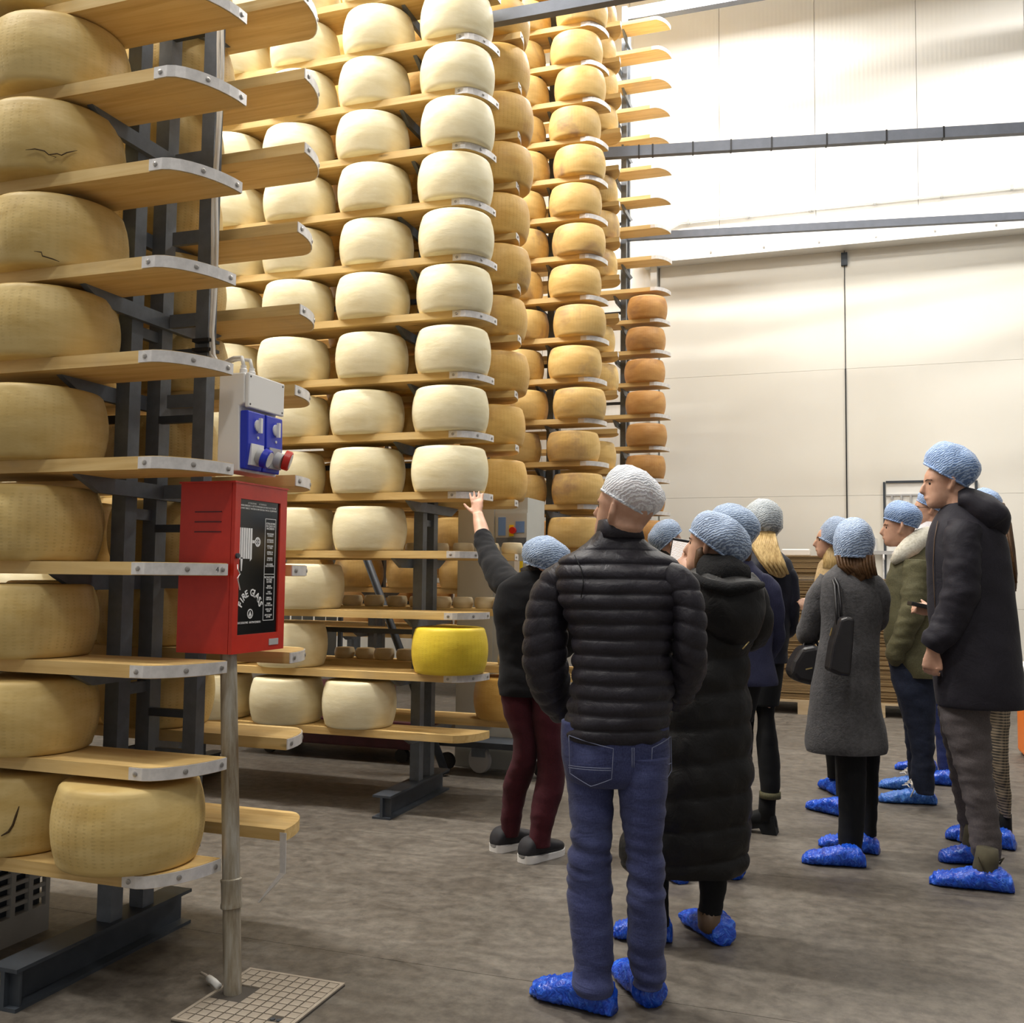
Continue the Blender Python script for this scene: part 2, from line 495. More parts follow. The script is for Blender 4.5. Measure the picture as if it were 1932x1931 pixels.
# sliding door leaves
def door_leaf(name, x0, x1, label):
    d = tag(MB().box((x0, WALL + 0.02, 0.0), (x1, WALL + 0.058, 5.25)).build(name, 'header_white'), label, None, None, 'structure')
    zz = [0.0, 1.05, 2.32, 3.80, 5.24]
    for a in range(4):
        MB().box((x0 + 0.003, WALL - 0.03, zz[a] + 0.0012), (x1 - 0.003, WALL + 0.02, zz[a + 1] - 0.0012)).build('door_panel', 'door_cream', d)
    return d
door_leaf('door_1', -2.24, -0.066, 'left cream leaf of the huge sliding door')
d2 = door_leaf('door_2', -0.062, 6.4, 'right cream leaf of the huge sliding door')
MB().box((-0.072, WALL - 0.046, 0.0), (-0.058, WALL - 0.031, 3.80)).build('seal', 'black_plastic', d2)
MB().box((-0.068, WALL - 0.040, 3.80), (-0.061, WALL - 0.031, 5.2)).build('seal', 'rubber', d2)
MB().box((-0.10, WALL - 0.07, 5.02), (-0.03, WALL - 0.031, 5.17)).build('roller_bracket', 'steel_dark', d2)
MB().box((-2.34, WALL - 0.12, 0), (-2.26, WALL + 0.02, 5.2)).build('trim_2', 'header_white')['kind'] = 'structure'
# small serving hatch in the door: dark frame, pale pane, shelf with tools
a, b = at(1668, 910, WALL - 0.05), at(1842, 910, WALL - 0.05)
wz0, wz1 = 1.18, a.z
h = thing('window_1', 'low hatch with a thin dark frame in the sliding door', None, kind='structure')
for x in (a.x, b.x):
    MB().box((x - 0.012, WALL - 0.06, wz0), (x + 0.012, WALL - 0.032, wz1)).build('frame_side', 'steel_dark', h)
MB().box((a.x + 0.018, WALL - 0.06, wz1 - 0.012), (b.x - 0.018, WALL - 0.032, wz1 + 0.012)).build('frame_top', 'steel_dark', h)
MB().box((a.x + 0.018, WALL - 0.06, wz1 - 0.16), (b.x - 0.018, WALL - 0.032, wz1 - 0.14)).build('rail', 'grey_plate', h)
MB().box((a.x + 0.018, WALL - 0.045, wz0), (b.x - 0.018, WALL - 0.035, wz1 - 0.012)).build('pane', 'header_white', h)
for i in range(6):
    xx = a.x + 0.08 + i * 0.1
    MB().cyl((xx, WALL - 0.07, wz1 - 0.15), (xx, WALL - 0.07, wz1 - 0.20 - 0.03 * (i % 3)), 0.012, 6).build('hook', 'grey_plate', h)

# ------------------------------------------------------------------ cheese wheels
def wheel_mesh(name, r=0.22, hgt=0.25, mat='rind_cream', n=40, bul=0.018):
    m = MB()
    prof = []
    e = 0.022 * min(1, hgt / 0.2)
    bul *= min(1, r / 0.2)
    for i in range(4):
        a = PI / 2 * i / 3
        prof.append((r - bul - e + e * math.sin(a), e - e * math.cos(a)))
    for i in range(1, 8):
        t = i / 8
        prof.append((r - bul + bul * math.sin(PI * t) ** 0.8, e + (hgt - 2 * e) * t))
    for i in range(4):
        a = PI / 2 * i / 3
        prof.append((r - bul - e + e * math.cos(a), hgt - e + e * math.sin(a)))
    m.lathe([(r * 0.5, 0.0)] + prof + [(r * 0.55, hgt + 0.001)], n)
    return m.mesh(name, mat, True, 50)
WM = {}
def wheel(kind, x, y, z, label, group, r=0.22, hgt=0.25, name='cheese_wheel'):
    key = (kind, r, hgt)
    if key not in WM:
        WM[key] = wheel_mesh('cheese_wheel', r, hgt, kind)
    o = link(name, WM[key], None, (x, y, z))
    o.rotation_euler = (0, 0, random.uniform(0, 6.28))
    s = random.uniform(0.985, 1.015)
    o.scale = (s, s, random.uniform(0.975, 1.02))
    return tag(o, label, 'cheese', group)
random.seed(11)

# ------------------------------------------------------------------ racks
BT = 0.042       # board thickness
def board_outline(x0, depth=0.25, cut=0.125):
    "front edge at y=0, back edge y=depth, rounded corner at the aisle end x=0"
    arc = []
    for i in range(9):
        a = PI / 2 * i / 8
        arc.append((-cut + cut * math.sin(a), (depth) * (1 - math.cos(a)) ** 0.85))
    return [(x0, 0)] + arc + [(x0, depth)], arc
def make_board_meshes(length):
    out, arc = board_outline(-length)
    f = MB().prism(out, -BT, 0).mesh('shelf_board', 'pine')
    bk = MB().prism([(x, 0.25 - y) for x, y in out][::-1], -BT, 0).mesh('shelf_board', 'pine')
    def strap(flip):
        pts = [(-0.125 - 0.05, 0.0)] + arc
        nrm, m = [], MB()
        full = []
        for i, p in enumerate(pts):
            q0, q1 = pts[max(0, i - 1)], pts[min(len(pts) - 1, i + 1)]
            d = Vector((q1[0] - q0[0], q1[1] - q0[1])).normalized()
            full.append((p, Vector((d.y, -d.x))))
        inner = [(p[0] + n.x * 0.0005, p[1] + n.y * 0.0005) for p, n in full]
        outer = [(p[0] + n.x * 0.0045, p[1] + n.y * 0.0045) for p, n in full]
        poly = inner + outer[::-1]
        if flip:
            poly = [(x, 0.25 - y) for x, y in poly][::-1]
        for i in range(len(inner) - 1):
            q = [inner[i], inner[i + 1], outer[i + 1], outer[i]]
            if flip:
                q = [(x, 0.25 - y) for x, y in q]
            m.prism(q, -BT + 0.002, -0.002)
        return m.mesh('end_strap', 'aluminium', True, 35), full
    sf, full = strap(False)
    sb, _ = strap(True)
    sc = MB().lathe([(0.0085, 0), (0.0085, 0.002), (0.004, 0.0035)], 10).mesh('screw', 'screw_steel')
    spots = [full[0], full[4], full[9]]
    spots = [((full[0][0][0] + 0.025, full[0][0][1]), full[0][1]), full[5], ((full[9][0][0], full[9][0][1] - 0.028), full[9][1])]
    return f, bk, sf, sb, sc, spots
RACKS = []
def rack(label, W, Yt, levels, post_xs, length, top, screws, beam=(-0.35, 0.50), sides=(0, 1), strapless=()):
    t = thing('storage_rack', label, 'rack', (post_xs[0], Yt + 0.15, 0), 0, 'tall cheese racks')
    base = Vector(t.location)
    def P(mb, name, mat, smooth=False):
        return mb.build(name, mat, t, smooth, None, -base)
    f, bk, sf, sb, sc, spots = make_board_meshes(length)
    for li, z in enumerate(levels):
        for side in sides:
            y0 = Yt - 0.25 if side == 0 else Yt + 0.385
            jx = random.uniform(-0.012, 0.012)
            b = link('shelf_board', f if side == 0 else bk, t, Vector((W + jx, y0, z)) - base)
            if (li, side) not in strapless:
                link('end_strap', sf if side == 0 else sb, b)
                if screws:
                    for (p, n) in spots:
                        y = p[1] if side == 0 else 0.25 - p[1]
                        n2 = Vector((n.x, n.y if side == 0 else -n.y, 0))
                        so = link('screw', sc, b, (p[0] + n2.x * 0.0045, y + n2.y * 0.0045, -BT / 2))
                        so.rotation_euler = n2.to_track_quat('Z', 'Y').to_euler()
    for px in post_xs:
        for py in (Yt + 0.112, Yt + 0.278):
            m = MB().box((px - 0.03, py - 0.03, 0.13), (px + 0.03, py + 0.03, top))
            P(m, 'post', 'steel_paint')
        # I-beam foot
        m = MB()
        m.box((px - 0.055, Yt + beam[0], 0.0), (px + 0.055, Yt + beam[1], 0.012))
        m.box((px - 0.055, Yt + beam[0], 0.118), (px + 0.055, Yt + beam[1], 0.13))
        m.box((px - 0.008, Yt + beam[0], 0.012), (px + 0.008, Yt + beam[1], 0.118))
        m.box((px + 0.008, Yt + beam[0] + 0.02, 0.012), (px + 0.05, Yt + beam[0] + 0.028, 0.118))
        P(m, 'foot_beam', 'steel_dark')
        for li, z in enumerate(levels):
            sx = 0.042 if li % 2 == 0 else -0.042
            y0, y1 = Yt - 0.18, Yt + (0.585 if 1 in sides else 0.33)
            prof = [(y0, z - BT), (y0 + 0.02, z - BT - 0.012), (y0 + 0.11, z - BT - 0.055), (y1 - 0.11, z - BT - 0.055), (y1 - 0.02, z - BT - 0.012), (y1, z - BT)]
            P(MB().prism(prof, px + sx - 0.012, px + sx + 0.012, 0), 'arm', 'steel_paint')
            if li % 2 == 1 and li < len(levels) - 1:
                zz = z + 0.16
                P(MB().box((px - 0.012, Yt + 0.142, zz), (px + 0.012, Yt + 0.248, zz + 0.04)), 'cross_tie', 'steel_paint')
    # long horizontal tie tubes through the bays
    for li in range(1, len(levels) - 1, 3):
        z = levels[li] + 0.19
        P(MB().box((post_xs[-1], Yt + 0.185, z), (post_xs[0] - 0.03, Yt + 0.21, z + 0.03)), 'bay_tie', 'steel_dark')
    RACKS.append(t)
    return t
LV1 = [0.426, 0.753, 1.067, 1.389, 1.724, 2.065, 2.372, 2.691, 2.997, 3.289, 3.60]
LV2 = [0.468, 0.799, 1.147, 1.493, 1.829, 2.175, 2.513, 2.866, 3.194, 3.521, 3.851, 4.177, 4.501, 4.83, 5.16]
LV3 = [0.55, 0.895, 1.24, 1.586, 1.941, 2.294, 2.645, 2.984, 3.325, 3.664, 4.009, 4.347, 4.674, 5.001, 5.336, 5.657, 5.99, 6.32, 6.65]
LV4 = [0.67, 1.015, 1.36, 1.71, 2.054, 2.403, 2.748, 3.094, 3.436, 3.785, 4.124, 4.465, 4.808, 5.152, 5.48, 5.809, 6.153, 6.48, 6.80, 7.135, 7.47]
Y1, Y2, Y3, Y4 = 2.80, 5.37, 7.95, 10.55
W1, W2, W3, W4 = -1.968, -1.985, -1.925, -1.855
r1 = rack('nearest steel rack with pine boards, red hydrant cabinet at its end', W1, Y1, LV1, [-2.50, -4.17, -5.84], 4.6, 3.95, True, strapless={(0, 1), (10, 0)})
r2 = rack('second rack from the camera, stacked with pale cream cheese wheels', W2, Y2, LV2, [-2.49, -4.16, -5.83], 4.6, 5.5, True, strapless={(0, 0)})
r3 = rack('third rack, behind the pale cheeses, holding golden wheels', W3, Y3, LV3, [-2.45, -4.12, -5.8], 4.4, 7.0, False)
r4 = rack('farthest rack beside the white wall, its upper boards empty', W4, Y4, LV4, [-2.40, -4.07, -5.74], 4.6, 7.85, False, sides=(0,))
base = Vector(r1.location)
# third upright of the nearest rack, carrying the cables, with short ties back to the posts
MB().box((-2.318, 3.045, 0.36), (-2.262, 3.095, 3.95)).build('cable_post', 'steel_paint', r1, loc=-base)
for z in (0.84, 1.52, 1.93, 2.18, 3.43):
    MB().obox((-2.39, 3.06, z), (0.085, 0.0, 0), (0, 0.012, 0), (0, 0, 0.014)).build('cross_tie', 'steel_dark', r1, loc=-base)
for z in LV1:
    MB().box((-2.44, 3.05, z - BT - 0.05), (-2.318, 3.07, z - BT)).build('arm', 'steel_paint', r1, loc=-base)

RK = ['nearest rack', 'second rack', 'third rack', 'farthest rack']
def lab(colour, col, lev, side, rk):
    return f'{colour} cheese wheel, {ORD[col]} from the aisle end, {ORD[lev]} shelf up, {side} of {rk}'
# nearest rack, front row
CRACKED = {}
edge1 = {0: None, 1: -2.45, 2: -2.475, 3: -2.47, 4: -2.445, 5: -2.425, 6: -2.41, 7: -2.43, 8: -2.42, 9: -2.52, 10: -2.5}
for li, z in enumerate(LV1):
    yc = Y1 - 0.12
    if li == 0:
        wheel('rind_straw', -2.235, yc, z, 'single straw cheese wheel standing at the end of the lowest shelf, nearest rack', 'wheels on the nearest rack', 0.235, 0.255)
        CRACKED[0] = wheel('rind_straw', -2.735, yc + 0.03, z, 'cracked straw cheese wheel at bottom left corner on the lowest shelf', 'wheels on the nearest rack', 0.235, 0.255)
        continue
    c = edge1[li] - 0.232
    for q in range(2):
        CRACKED[li if q == 0 else -li] = wheel('rind_straw', c - q * 0.50, yc + random.uniform(-0.015, 0.015), z, lab('straw', q, li, 'front', RK[0]), 'wheels on the nearest rack', 0.235, 0.25)
for li, z in enumerate(LV1):
    if li == 0:
        continue
    for q in range(2):
        wheel('rind_straw', -2.66 - q * 0.49 + random.uniform(-0.03, 0.03), Y1 + 0.52, z, lab('straw', q, li, 'back', RK[0]), 'wheels on the nearest rack', 0.225, 0.25)
# second rack, front
C2 = [-2.198, -2.735, -3.255, -3.745, -4.24, -4.74, -5.24, -5.74]
for li, z in enumerate(LV2[:14]):
    yc = Y2 - 0.115
    for q, xq in enumerate(C2):
        j = random.uniform(-0.022, 0.022)
        if q > 5 and li not in (1, 2, 3, 4, 5, 6):
            continue
        if li == 0 and q == 0 or li == 1 and q in (0, 1) or li == 2 and q in (0, 1) or li == 3 and q == 0:
            continue
        if li == 0 and q == 1:
            xq, j = -2.765, 0
        if li == 2 and q == 2:
            xq, j = -3.13, 0
        if li == 3 and q == 2:
            xq, j = -3.21, 0
        wheel('rind_cream', xq + j, yc + random.uniform(-0.012, 0.012), z, lab('pale cream', q, li, 'front', RK[1]), 'pale wheels on the second rack', 0.222, 0.262)
wheel('rind_yellow', -2.19, Y2 - 0.115, LV2[1], 'bright yellow cheese wheel alone at the end of the second rack, beside red trousers', 'pale wheels on the second rack', 0.222, 0.262)
for li, z in enumerate(LV2[:14]):
    if li < 4:
        continue
    for q in range(3):
        wheel('rind_ochre', -2.15 - q * 0.5 + random.uniform(-0.04, 0.03), Y2 + 0.515, z, lab('golden', q, li, 'back', RK[1]), 'golden wheels on the second rack', 0.222, 0.255)
wheel('rind_ochre', -2.05, Y2 + 0.515, LV2[0], 'golden cheese wheel low behind red trousers, lowest shelf of the second rack', 'golden wheels on the second rack', 0.222, 0.255)
# small round cheeses on the back boards of the second rack
n_small = 0
for z, xs_ in ((LV2[3], (-2.034, -2.19, -2.36, -2.54, -2.70, -3.35, -3.5)), (LV2[2], (-2.09, -2.22, -2.37, -2.52, -2.68, -2.84, -3.0, -3.16, -3.32)), (LV2[1], (-2.05, -2.62, -2.77, -2.92, -3.07, -3.22))):
    for q, xq in enumerate(xs_):
        wheel('rind_small', xq, Y2 + 0.515 + random.uniform(-0.03, 0.03), z, f'small white cheese, {ORD[q]} from the aisle end, {ORD[LV2.index(z)]} shelf up behind second rack', 'small cheeses behind the second rack', 0.068, 0.07, 'small_cheese')
wheel('rind_small', -2.05, Y2 + 0.515, LV2[1] + 0.075, 'small white cheese stacked on another one behind the yellow wheel', 'small cheeses behind the second rack', 0.068, 0.07, 'small_cheese')
# third rack
for li, z in enumerate(LV3[:18]):
    for q in range(7):
        if li < 2 or (q > 2 and li > 4):
            continue
        j = 0.02 if li % 2 == 0 else -0.02
        wheel('rind_gold', -2.16 - q * 0.5 + j + random.uniform(-0.012, 0.012), Y3 - 0.125, z, lab('golden', q, li, 'front', RK[2]), 'golden wheels on the third rack', 0.222, 0.25)
    if li >= 3 and li not in (6, 9, 13):
        wheel('rind_gold', -2.185 + random.uniform(-0.03, 0.03), Y3 + 0.515, z, lab('golden', 0, li, 'back', RK[2]), 'golden wheels on the third rack', 0.222, 0.25)
# farthest rack
for li, z in enumerate(LV4):
    if z > 4.2:
        break
    for q in range(1, 8):
        if li in (0, 1, 2, 3) and q > 1:
            wheel('rind_amber', -2.10 - 0.49 * q, Y4 - 0.125, z, lab('amber brown', q, li, 'front', RK[3]), 'amber wheels on the farthest rack', 0.22, 0.245)
    wheel('rind_amber', -2.10 + random.uniform(-0.015, 0.015), Y4 - 0.125, z, lab('amber brown', 0, li, 'front', RK[3]), 'amber wheels on the farthest rack', 0.22, 0.245)

# cracks in the rind of three wheels on the nearest rack
def crack(w, r, pts, width=0.0022):
    c = w.location
    out = []
    for px, py in pts:
        d = FWD @ Vector(((px - 966) / FPX, -(py - 965.5) / FPX, -1.0))
        a = d.x ** 2 + d.y ** 2
        b_ = -2 * (d.x * c.x + d.y * c.y)
        cc = c.x ** 2 + c.y ** 2 - (r * w.scale.x - 0.0006) ** 2
        disc = b_ * b_ - 4 * a * cc
        if disc > 0:
            t_ = (-b_ - math.sqrt(disc)) / (2 * a)
            out.append(Vector((0, 0, EYE)) + d * t_)
    if len(out) > 1:
        o = MB().loft([(p, width * (0.35 if i in (0, len(out) - 1) else 1), width * (0.35 if i in (0, len(out) - 1) else 1)) for i, p in enumerate(out)], 6).build('rind_crack', 'machine_brown', w, True)
        o.matrix_parent_inverse = Matrix.LocRotScale(w.location, w.rotation_euler, w.scale).inverted()
plain('machine_brown', (0.06, 0.035, 0.012), 0.9)
crack(CRACKED[7], 0.235, [(48, 283), (66, 281), (84, 285), (92, 292), (108, 290), (116, 293), (126, 288), (146, 284)])
crack(CRACKED[7], 0.235, [(92, 292), (106, 297), (100, 300)], 0.0014)
crack(CRACKED[6], 0.235, [(64, 474), (78, 476), (80, 483), (100, 489), (112, 494)])
crack(CRACKED[0], 0.235, [(2, 1578), (16, 1570), (24, 1558), (30, 1540), (36, 1522)], 0.004)
# ------------------------------------------------------------------ steel tie beams across the aisle
def tie_beam(p, q, w, hgt, mat, label, clamps=()):
    p, q = Vector(p), Vector(q)
    t = thing('tie_beam', label, 'beam', p)
    d = (q - p)
    s = Vector((-d.y, d.x, 0)).normalized()
    MB().obox(d / 2, d / 2, s * w / 2, (0, 0, hgt / 2)).build('beam', mat, t)
    for c in clamps:
        m = MB()
        cc = d * c
        m.obox(cc, d.normalized() * 0.007, s * (w / 2 + 0.004), (0, 0, hgt / 2 + 0.004))
        m.build('cable_tie', 'black_plastic', t)
    return t
pA = at(929, 37, Y2 + 0.22)
tie_beam((-2.46, Y2 + 0.22, pA.z), (3.0, Y2 + 0.22, pA.z), 0.06, 0.075, 'beam_grey', 'dark steel tie beam high across the aisle, at the second rack')
pB = at(1130, 291, Y3 + 0.22)
qB = on_floor(1932, 243, pB.z)
dB = (qB - pB)
tie_beam(pB - dB * 0.12, qB + dB * 0.5, 0.06, 0.09, 'beam_grey', 'steel tie beam with black cable ties at the third rack', (0.136, 0.157, 0.218, 0.275, 0.335, 0.415, 0.50, 0.58))
pC = at(1258, 444, Y4 + 0.22)
qC = on_floor(1932, 408, pC.z)
dC = (qC - pC)
tie_beam(pC - dC * 0.12, qC + dC * 0.5, 0.06, 0.08, 'beam_grey', 'lower steel tie beam at the farthest rack, just above the door header')
pD = at(1185, 30, Y4 + 0.22)
tie_beam((-2.41, Y4 + 0.22, pD.z), (3.0, Y4 + 0.22, pD.z), 0.10, 0.14, 'beam_grey', 'topmost steel beam beneath the ceiling at the farthest rack')

# ------------------------------------------------------------------ hydrant cabinet and its pipe
cx0, cx1, cy0, cy1, cz0, cz1 = -2.185, -1.968, 2.822, 3.140, 1.085, 1.662
c = thing('hydrant_cabinet', 'red fire hose cabinet with black glass front reading FIRE GLASS', 'cabinet', (cx0, cy0, cz0))
cb = Vector(c.location)
MB().box((cx0, cy0, cz0), (cx1 - 0.012, cy1, cz1)).build('body', 'red_enamel', c, loc=-cb)
MB().box((cx0 - 0.004, cy0 - 0.006, cz1), (cx1 + 0.006, cy1 + 0.006, cz1 + 0.006)).build('lid', 'red_enamel', c, loc=-cb)
fr = MB()
X0, X1 = cx1 - 0.010, cx1 + 0.004
gy0, gy1, gz0, gz1 = cy0 + 0.030, cy1 - 0.042, cz0 + 0.062, cz1 - 0.052
fr.box((X0, cy0, cz0), (X1, cy1, gz0)); fr.box((X0, cy0, gz1), (X1, cy1, cz1)); fr.box((X0, cy0, gz0), (X1, gy0, gz1)); fr.box((X0, gy1, gz0), (X1, cy1, gz1))
door = fr.build('door', 'red_enamel', c, loc=-cb)
MB().box((X0 + 0.001, gy0 - 0.004, gz0 - 0.004), (X0 + 0.008, gy1 + 0.004, gz1 + 0.004)).build('glass', 'glass_black', door)
MB().box((X1, gy1 - 0.055, cz0 + 0.018), (X1 + 0.002, gy1 + 0.004, cz0 + 0.040)).build('maker_plate', 'grey_plate', door)
MB().cyl((X1, cy0 + 0.014, cz0 + 0.33), (X1 + 0.008, cy0 + 0.014, cz0 + 0.33), 0.009, 12).build('lock', 'steel_dark', door)
MB().tube([(X1 + 0.006, cy0 + 0.012, cz0 + 0.30), (X1 + 0.012, cy0 + 0.005, cz0 + 0.285), (X1 + 0.010, cy0 + 0.022, cz0 + 0.27), (X1 + 0.010, cy0 + 0.008, cz0 + 0.255), (X1 + 0.010, cy0 + 0.025, cz0 + 0.215)], 0.0022, 5).build('seal_wire', 'aluminium', door)
for s in (0, 1, 2):
    MB().box((cx0 + 0.06, cy0 - 0.0025, cz1 - 0.10 - 0.034 * s), (cx1 - 0.05, cy0, cz1 - 0.0965 - 0.034 * s)).build('vent_slit', 'machine_red', c, loc=-cb)
PX = X0 + 0.0085
def flat_print(m, pts):            # printed shape on the glass, y to the right, z up
    m.prism([(y, z) for y, z in pts], PX, PX + 0.0006, 0)
pr = MB()
GW = gy1 - gy0
for i in range(6):                 # coiled hose pictogram
    y = gy0 + 0.002 + i * 0.0135
    flat_print(pr, [(y, gz1 - (0.212 if i in (0, 5) else 0.204)), (y + 0.0105, gz1 - 0.204), (y + 0.0105, gz1 - 0.098), (y, gz1 - 0.098)])
flat_print(pr, [(gy0 + 0.018, gz1 - 0.246), (gy0 + 0.023, gz1 - 0.246), (gy0 + 0.027, gz1 - 0.20), (gy0 + 0.014, gz1 - 0.20)])
flat_print(pr, [(gy0 + 0.082, gz1 - 0.149), (gy0 + 0.100, gz1 - 0.149), (gy0 + 0.100, gz1 - 0.139), (gy0 + 0.082, gz1 - 0.139)])
cyw, czw, rw = gy0 + 0.114, gz1 - 0.144, 0.017
for i in range(16):
    a0, a1 = 2 * PI * i / 16, 2 * PI * (i + 1) / 16
    flat_print(pr, [(cyw + rw * math.cos(a0), czw + rw * math.sin(a0)), (cyw + rw * math.cos(a1), czw + rw * math.sin(a1)), (cyw + rw * 0.62 * math.cos(a1), czw + rw * 0.62 * math.sin(a1)), (cyw + rw * 0.62 * math.cos(a0), czw + rw * 0.62 * math.sin(a0))])
flat_print(pr, [(cyw - 0.012, czw - 0.0025), (cyw + 0.012, czw - 0.0025), (cyw + 0.012, czw + 0.0025), (cyw - 0.012, czw + 0.0025)])
flat_print(pr, [(cyw - 0.0025, czw - 0.012), (cyw + 0.0025, czw - 0.012), (cyw + 0.0025, czw + 0.012), (cyw - 0.0025, czw + 0.012)])
bx0, bx1 = gy0 + 0.158, gy0 + 0.226     # framed instructions
z0_, z1_, zd_ = gz1 - 0.42, gz1 - 0.061, gz1 - 0.257
for z_ in (z0_, z1_, zd_):
    flat_print(pr, [(bx0, z_), (bx1, z_), (bx1, z_ + 0.002), (bx0, z_ + 0.002)])
for yb in (bx0, bx1 - 0.002):
    flat_print(pr, [(yb, z0_), (yb + 0.002, z0_), (yb + 0.002, z1_), (yb, z1_)])
pr.build('pictogram', 'print_white', door)
def text_mesh(name, cu):
    tmp = bpy.data.objects.new(name, cu)
    COL.objects.link(tmp)
    me = bpy.data.meshes.new_from_object(tmp.evaluated_get(bpy.context.evaluated_depsgraph_get()))
    bpy.data.objects.remove(tmp)
    me.name = name
    return link(name, me)
def lettering(txt, y, z, size, rot=0.0, parent=None, spacing=1.0, mat='print_white', x=None, name='lettering', align='CENTER', bold=0.0):
    cu = bpy.data.curves.new(name, 'FONT')
    cu.body = txt
    cu.size = size
    cu.align_x = align
    cu.align_y = 'CENTER'
    cu.extrude = 0.0004
    cu.offset = bold
    cu.space_character = spacing
    cu.resolution_u = 2
    cu.space_line = 0.85
    cu.materials.append(MATS[mat])
    o = text_mesh(name, cu)
    o.parent = parent
    o.matrix_local = Matrix.Translation(((PX + 0.0006) if x is None else x, y, z)) @ Matrix(((0, 0, 1, 0), (1, 0, 0, 0), (0, 1, 0, 0), (0, 0, 0, 1))) @ Matrix.Rotation(rot, 4, 'Z')
    return o
arcy, arcz, R = gy0 + 0.080, gz0 + 0.078, 0.064
for i, ch in enumerate('FIRE GLASS'):
    a = math.radians(68 - i * 15.1)
    if ch != ' ':
        lettering(ch, arcy - R * math.sin(a), arcz + R * math.cos(a), 0.035, a, door, bold=0.0007)
em = MB()
for i in range(16):
    a0, a1 = 2 * PI * i / 16, 2 * PI * (i + 1) / 16
    e0, e1, rr = arcy, gz0 + 0.070, 0.017
    flat_print(em, [(e0 + rr * math.cos(a0), e1 + rr * math.sin(a0)), (e0 + rr * math.cos(a1), e1 + rr * math.sin(a1)), (e0 + rr * 0.78 * math.cos(a1), e1 + rr * 0.78 * math.sin(a1)), (e0 + rr * 0.78 * math.cos(a0), e1 + rr * 0.78 * math.sin(a0))])
flat_print(em, [(e0 - 0.009, e1 - 0.007), (e0 + 0.009, e1 - 0.007), (e0, e1 + 0.010)])
flat_print(em, [(e0 - 0.012, e1 - 0.011), (e0 + 0.012, e1 - 0.011), (e0 + 0.012, e1 - 0.009), (e0 - 0.012, e1 - 0.009)])
em.build('emblem', 'print_white', door)
lettering('BOCCIOLONE  ANTINCENDIO', gy0 + 0.073, gz0 + 0.040, 0.0103, 0, door)
lettering('ATTENZIONE      ATTENTION', gy0 + 0.105, gz1 - 0.012, 0.0085, 0, door)
lettering('NON DIRIGERE IL GETTO D\'ACQUA SU PARTI ELETTRICHE', gy0 + 0.116, gz1 - 0.0215, 0.0082, 0, door)
lettering('DO NOT DIRECT WATER FLOW ON ELECTRICAL EQUIPMENT', gy0 + 0.114, gz1 - 0.031, 0.0082, 0, door)
cbx = (bx0 + bx1) / 2
lettering('ISTRUZIONI\nIN CASO DI\nINCENDIO', cbx, gz1 - 0.086, 0.0104, 0, door)
for i, s in enumerate(('INDOSSARE\nI GUANTI', 'AFFERRARE\nLA LANCIA', 'SVOLGERE\nIL TUBO', 'APRIRE LA\nVALVOLA', 'DIRIGERE\nIL GETTO', 'ALLA BASE\nDELLE FIAMME')):
    lettering(s, cbx, gz1 - 0.117 - 0.0215 * i, 0.0082, 0, door)
lettering('INSTRUCTIONS\nIN CASE\nOF FIRE', cbx, zd_ - 0.019, 0.0098, 0, door)
for i, s in enumerate(('BREAK\nTHE GLASS', 'TAKE\nTHE HOSE', 'UNROLL\nTHE HOSE', 'POINT\nTHE NOZZLE', 'OPEN THE\nVALVE', 'AIM AT BASE\nOF FIRE')):
    lettering(s, cbx, zd_ - 0.045 - 0.0205 * i, 0.0080, 0, door)
# number 4 written on the strap of the fourth board
cu = bpy.data.curves.new('number_mark', 'FONT')
cu.body, cu.size, cu.extrude = '4', 0.026, 0.0002
cu.materials.append(MATS['black_plastic'])
pm = text_mesh('number_mark', cu)
pm.parent = r1
pm.matrix_local = Matrix.Translation(Vector((W1 - 0.002, Y1 - 0.068, LV1[3] - 0.030)) - base) @ Matrix(((0.25, 0, 0.968, 0), (0.968, 0, -0.25, 0), (0, 1, 0, 0), (0, 0, 0, 1)))

p = thing('standpipe', 'grey galvanised hydrant pipe rising from floor cover to red cabinet', 'pipe', (-1.905, 2.80, -0.01))
ptop, pbot = Vector((-2.012, 2.875, cz0 - 0.001)), Vector((-1.905, 2.80, -0.01))
pb = Vector(p.location)
d = ptop - pbot
MB().loft([(pbot, 0.029, 0.029), (pbot + d * 0.5, 0.029, 0.029), (ptop, 0.028, 0.028)], 16).build('pipe', 'galvanised', p, True, 40, -pb)
q = pbot + d * 0.30
dn = d.normalized()
MB().lathe([(0.030, -0.055), (0.0355, -0.052), (0.0355, -0.042), (0.033, -0.035), (0.033, 0.025), (0.0345, 0.03), (0.0345, 0.037), (0.030, 0.04)], 16, q, dn).build('coupling', 'galvanised', p, True, 40, -pb)

# floor cover with raised squares
k0 = on_floor(355, 1915); k1 = on_floor(640, 1862)
mx0, mx1, my0, my1 = -1.965, -1.60, 2.57, 2.985
cv = thing('floor_cover', 'square cast floor cover with raised grid around the pipe foot', 'cover', (mx0, my0, 0))
vb = Vector(cv.location)
m = MB()
m.box((mx0, my0, 0.0), (mx1, my1, 0.006))
m.build('plate', 'joint_dark', cv, loc=-vb)
m = MB()
for a_, b_ in (((mx0, my0), (mx1, my0 + 0.012)), ((mx0, my1 - 0.012), (mx1, my1)), ((mx0, my0 + 0.012), (mx0 + 0.012, my1 - 0.012)), ((mx1 - 0.012, my0 + 0.012), (mx1, my1 - 0.012))):
    m.box((*a_, 0.006), (*b_, 0.011))
m.build('rim', 'cast_iron', cv, loc=-vb)
nx, ny = 9, 10
sx, sy = (mx1 - mx0 - 0.024) / nx, (my1 - my0 - 0.024) / ny
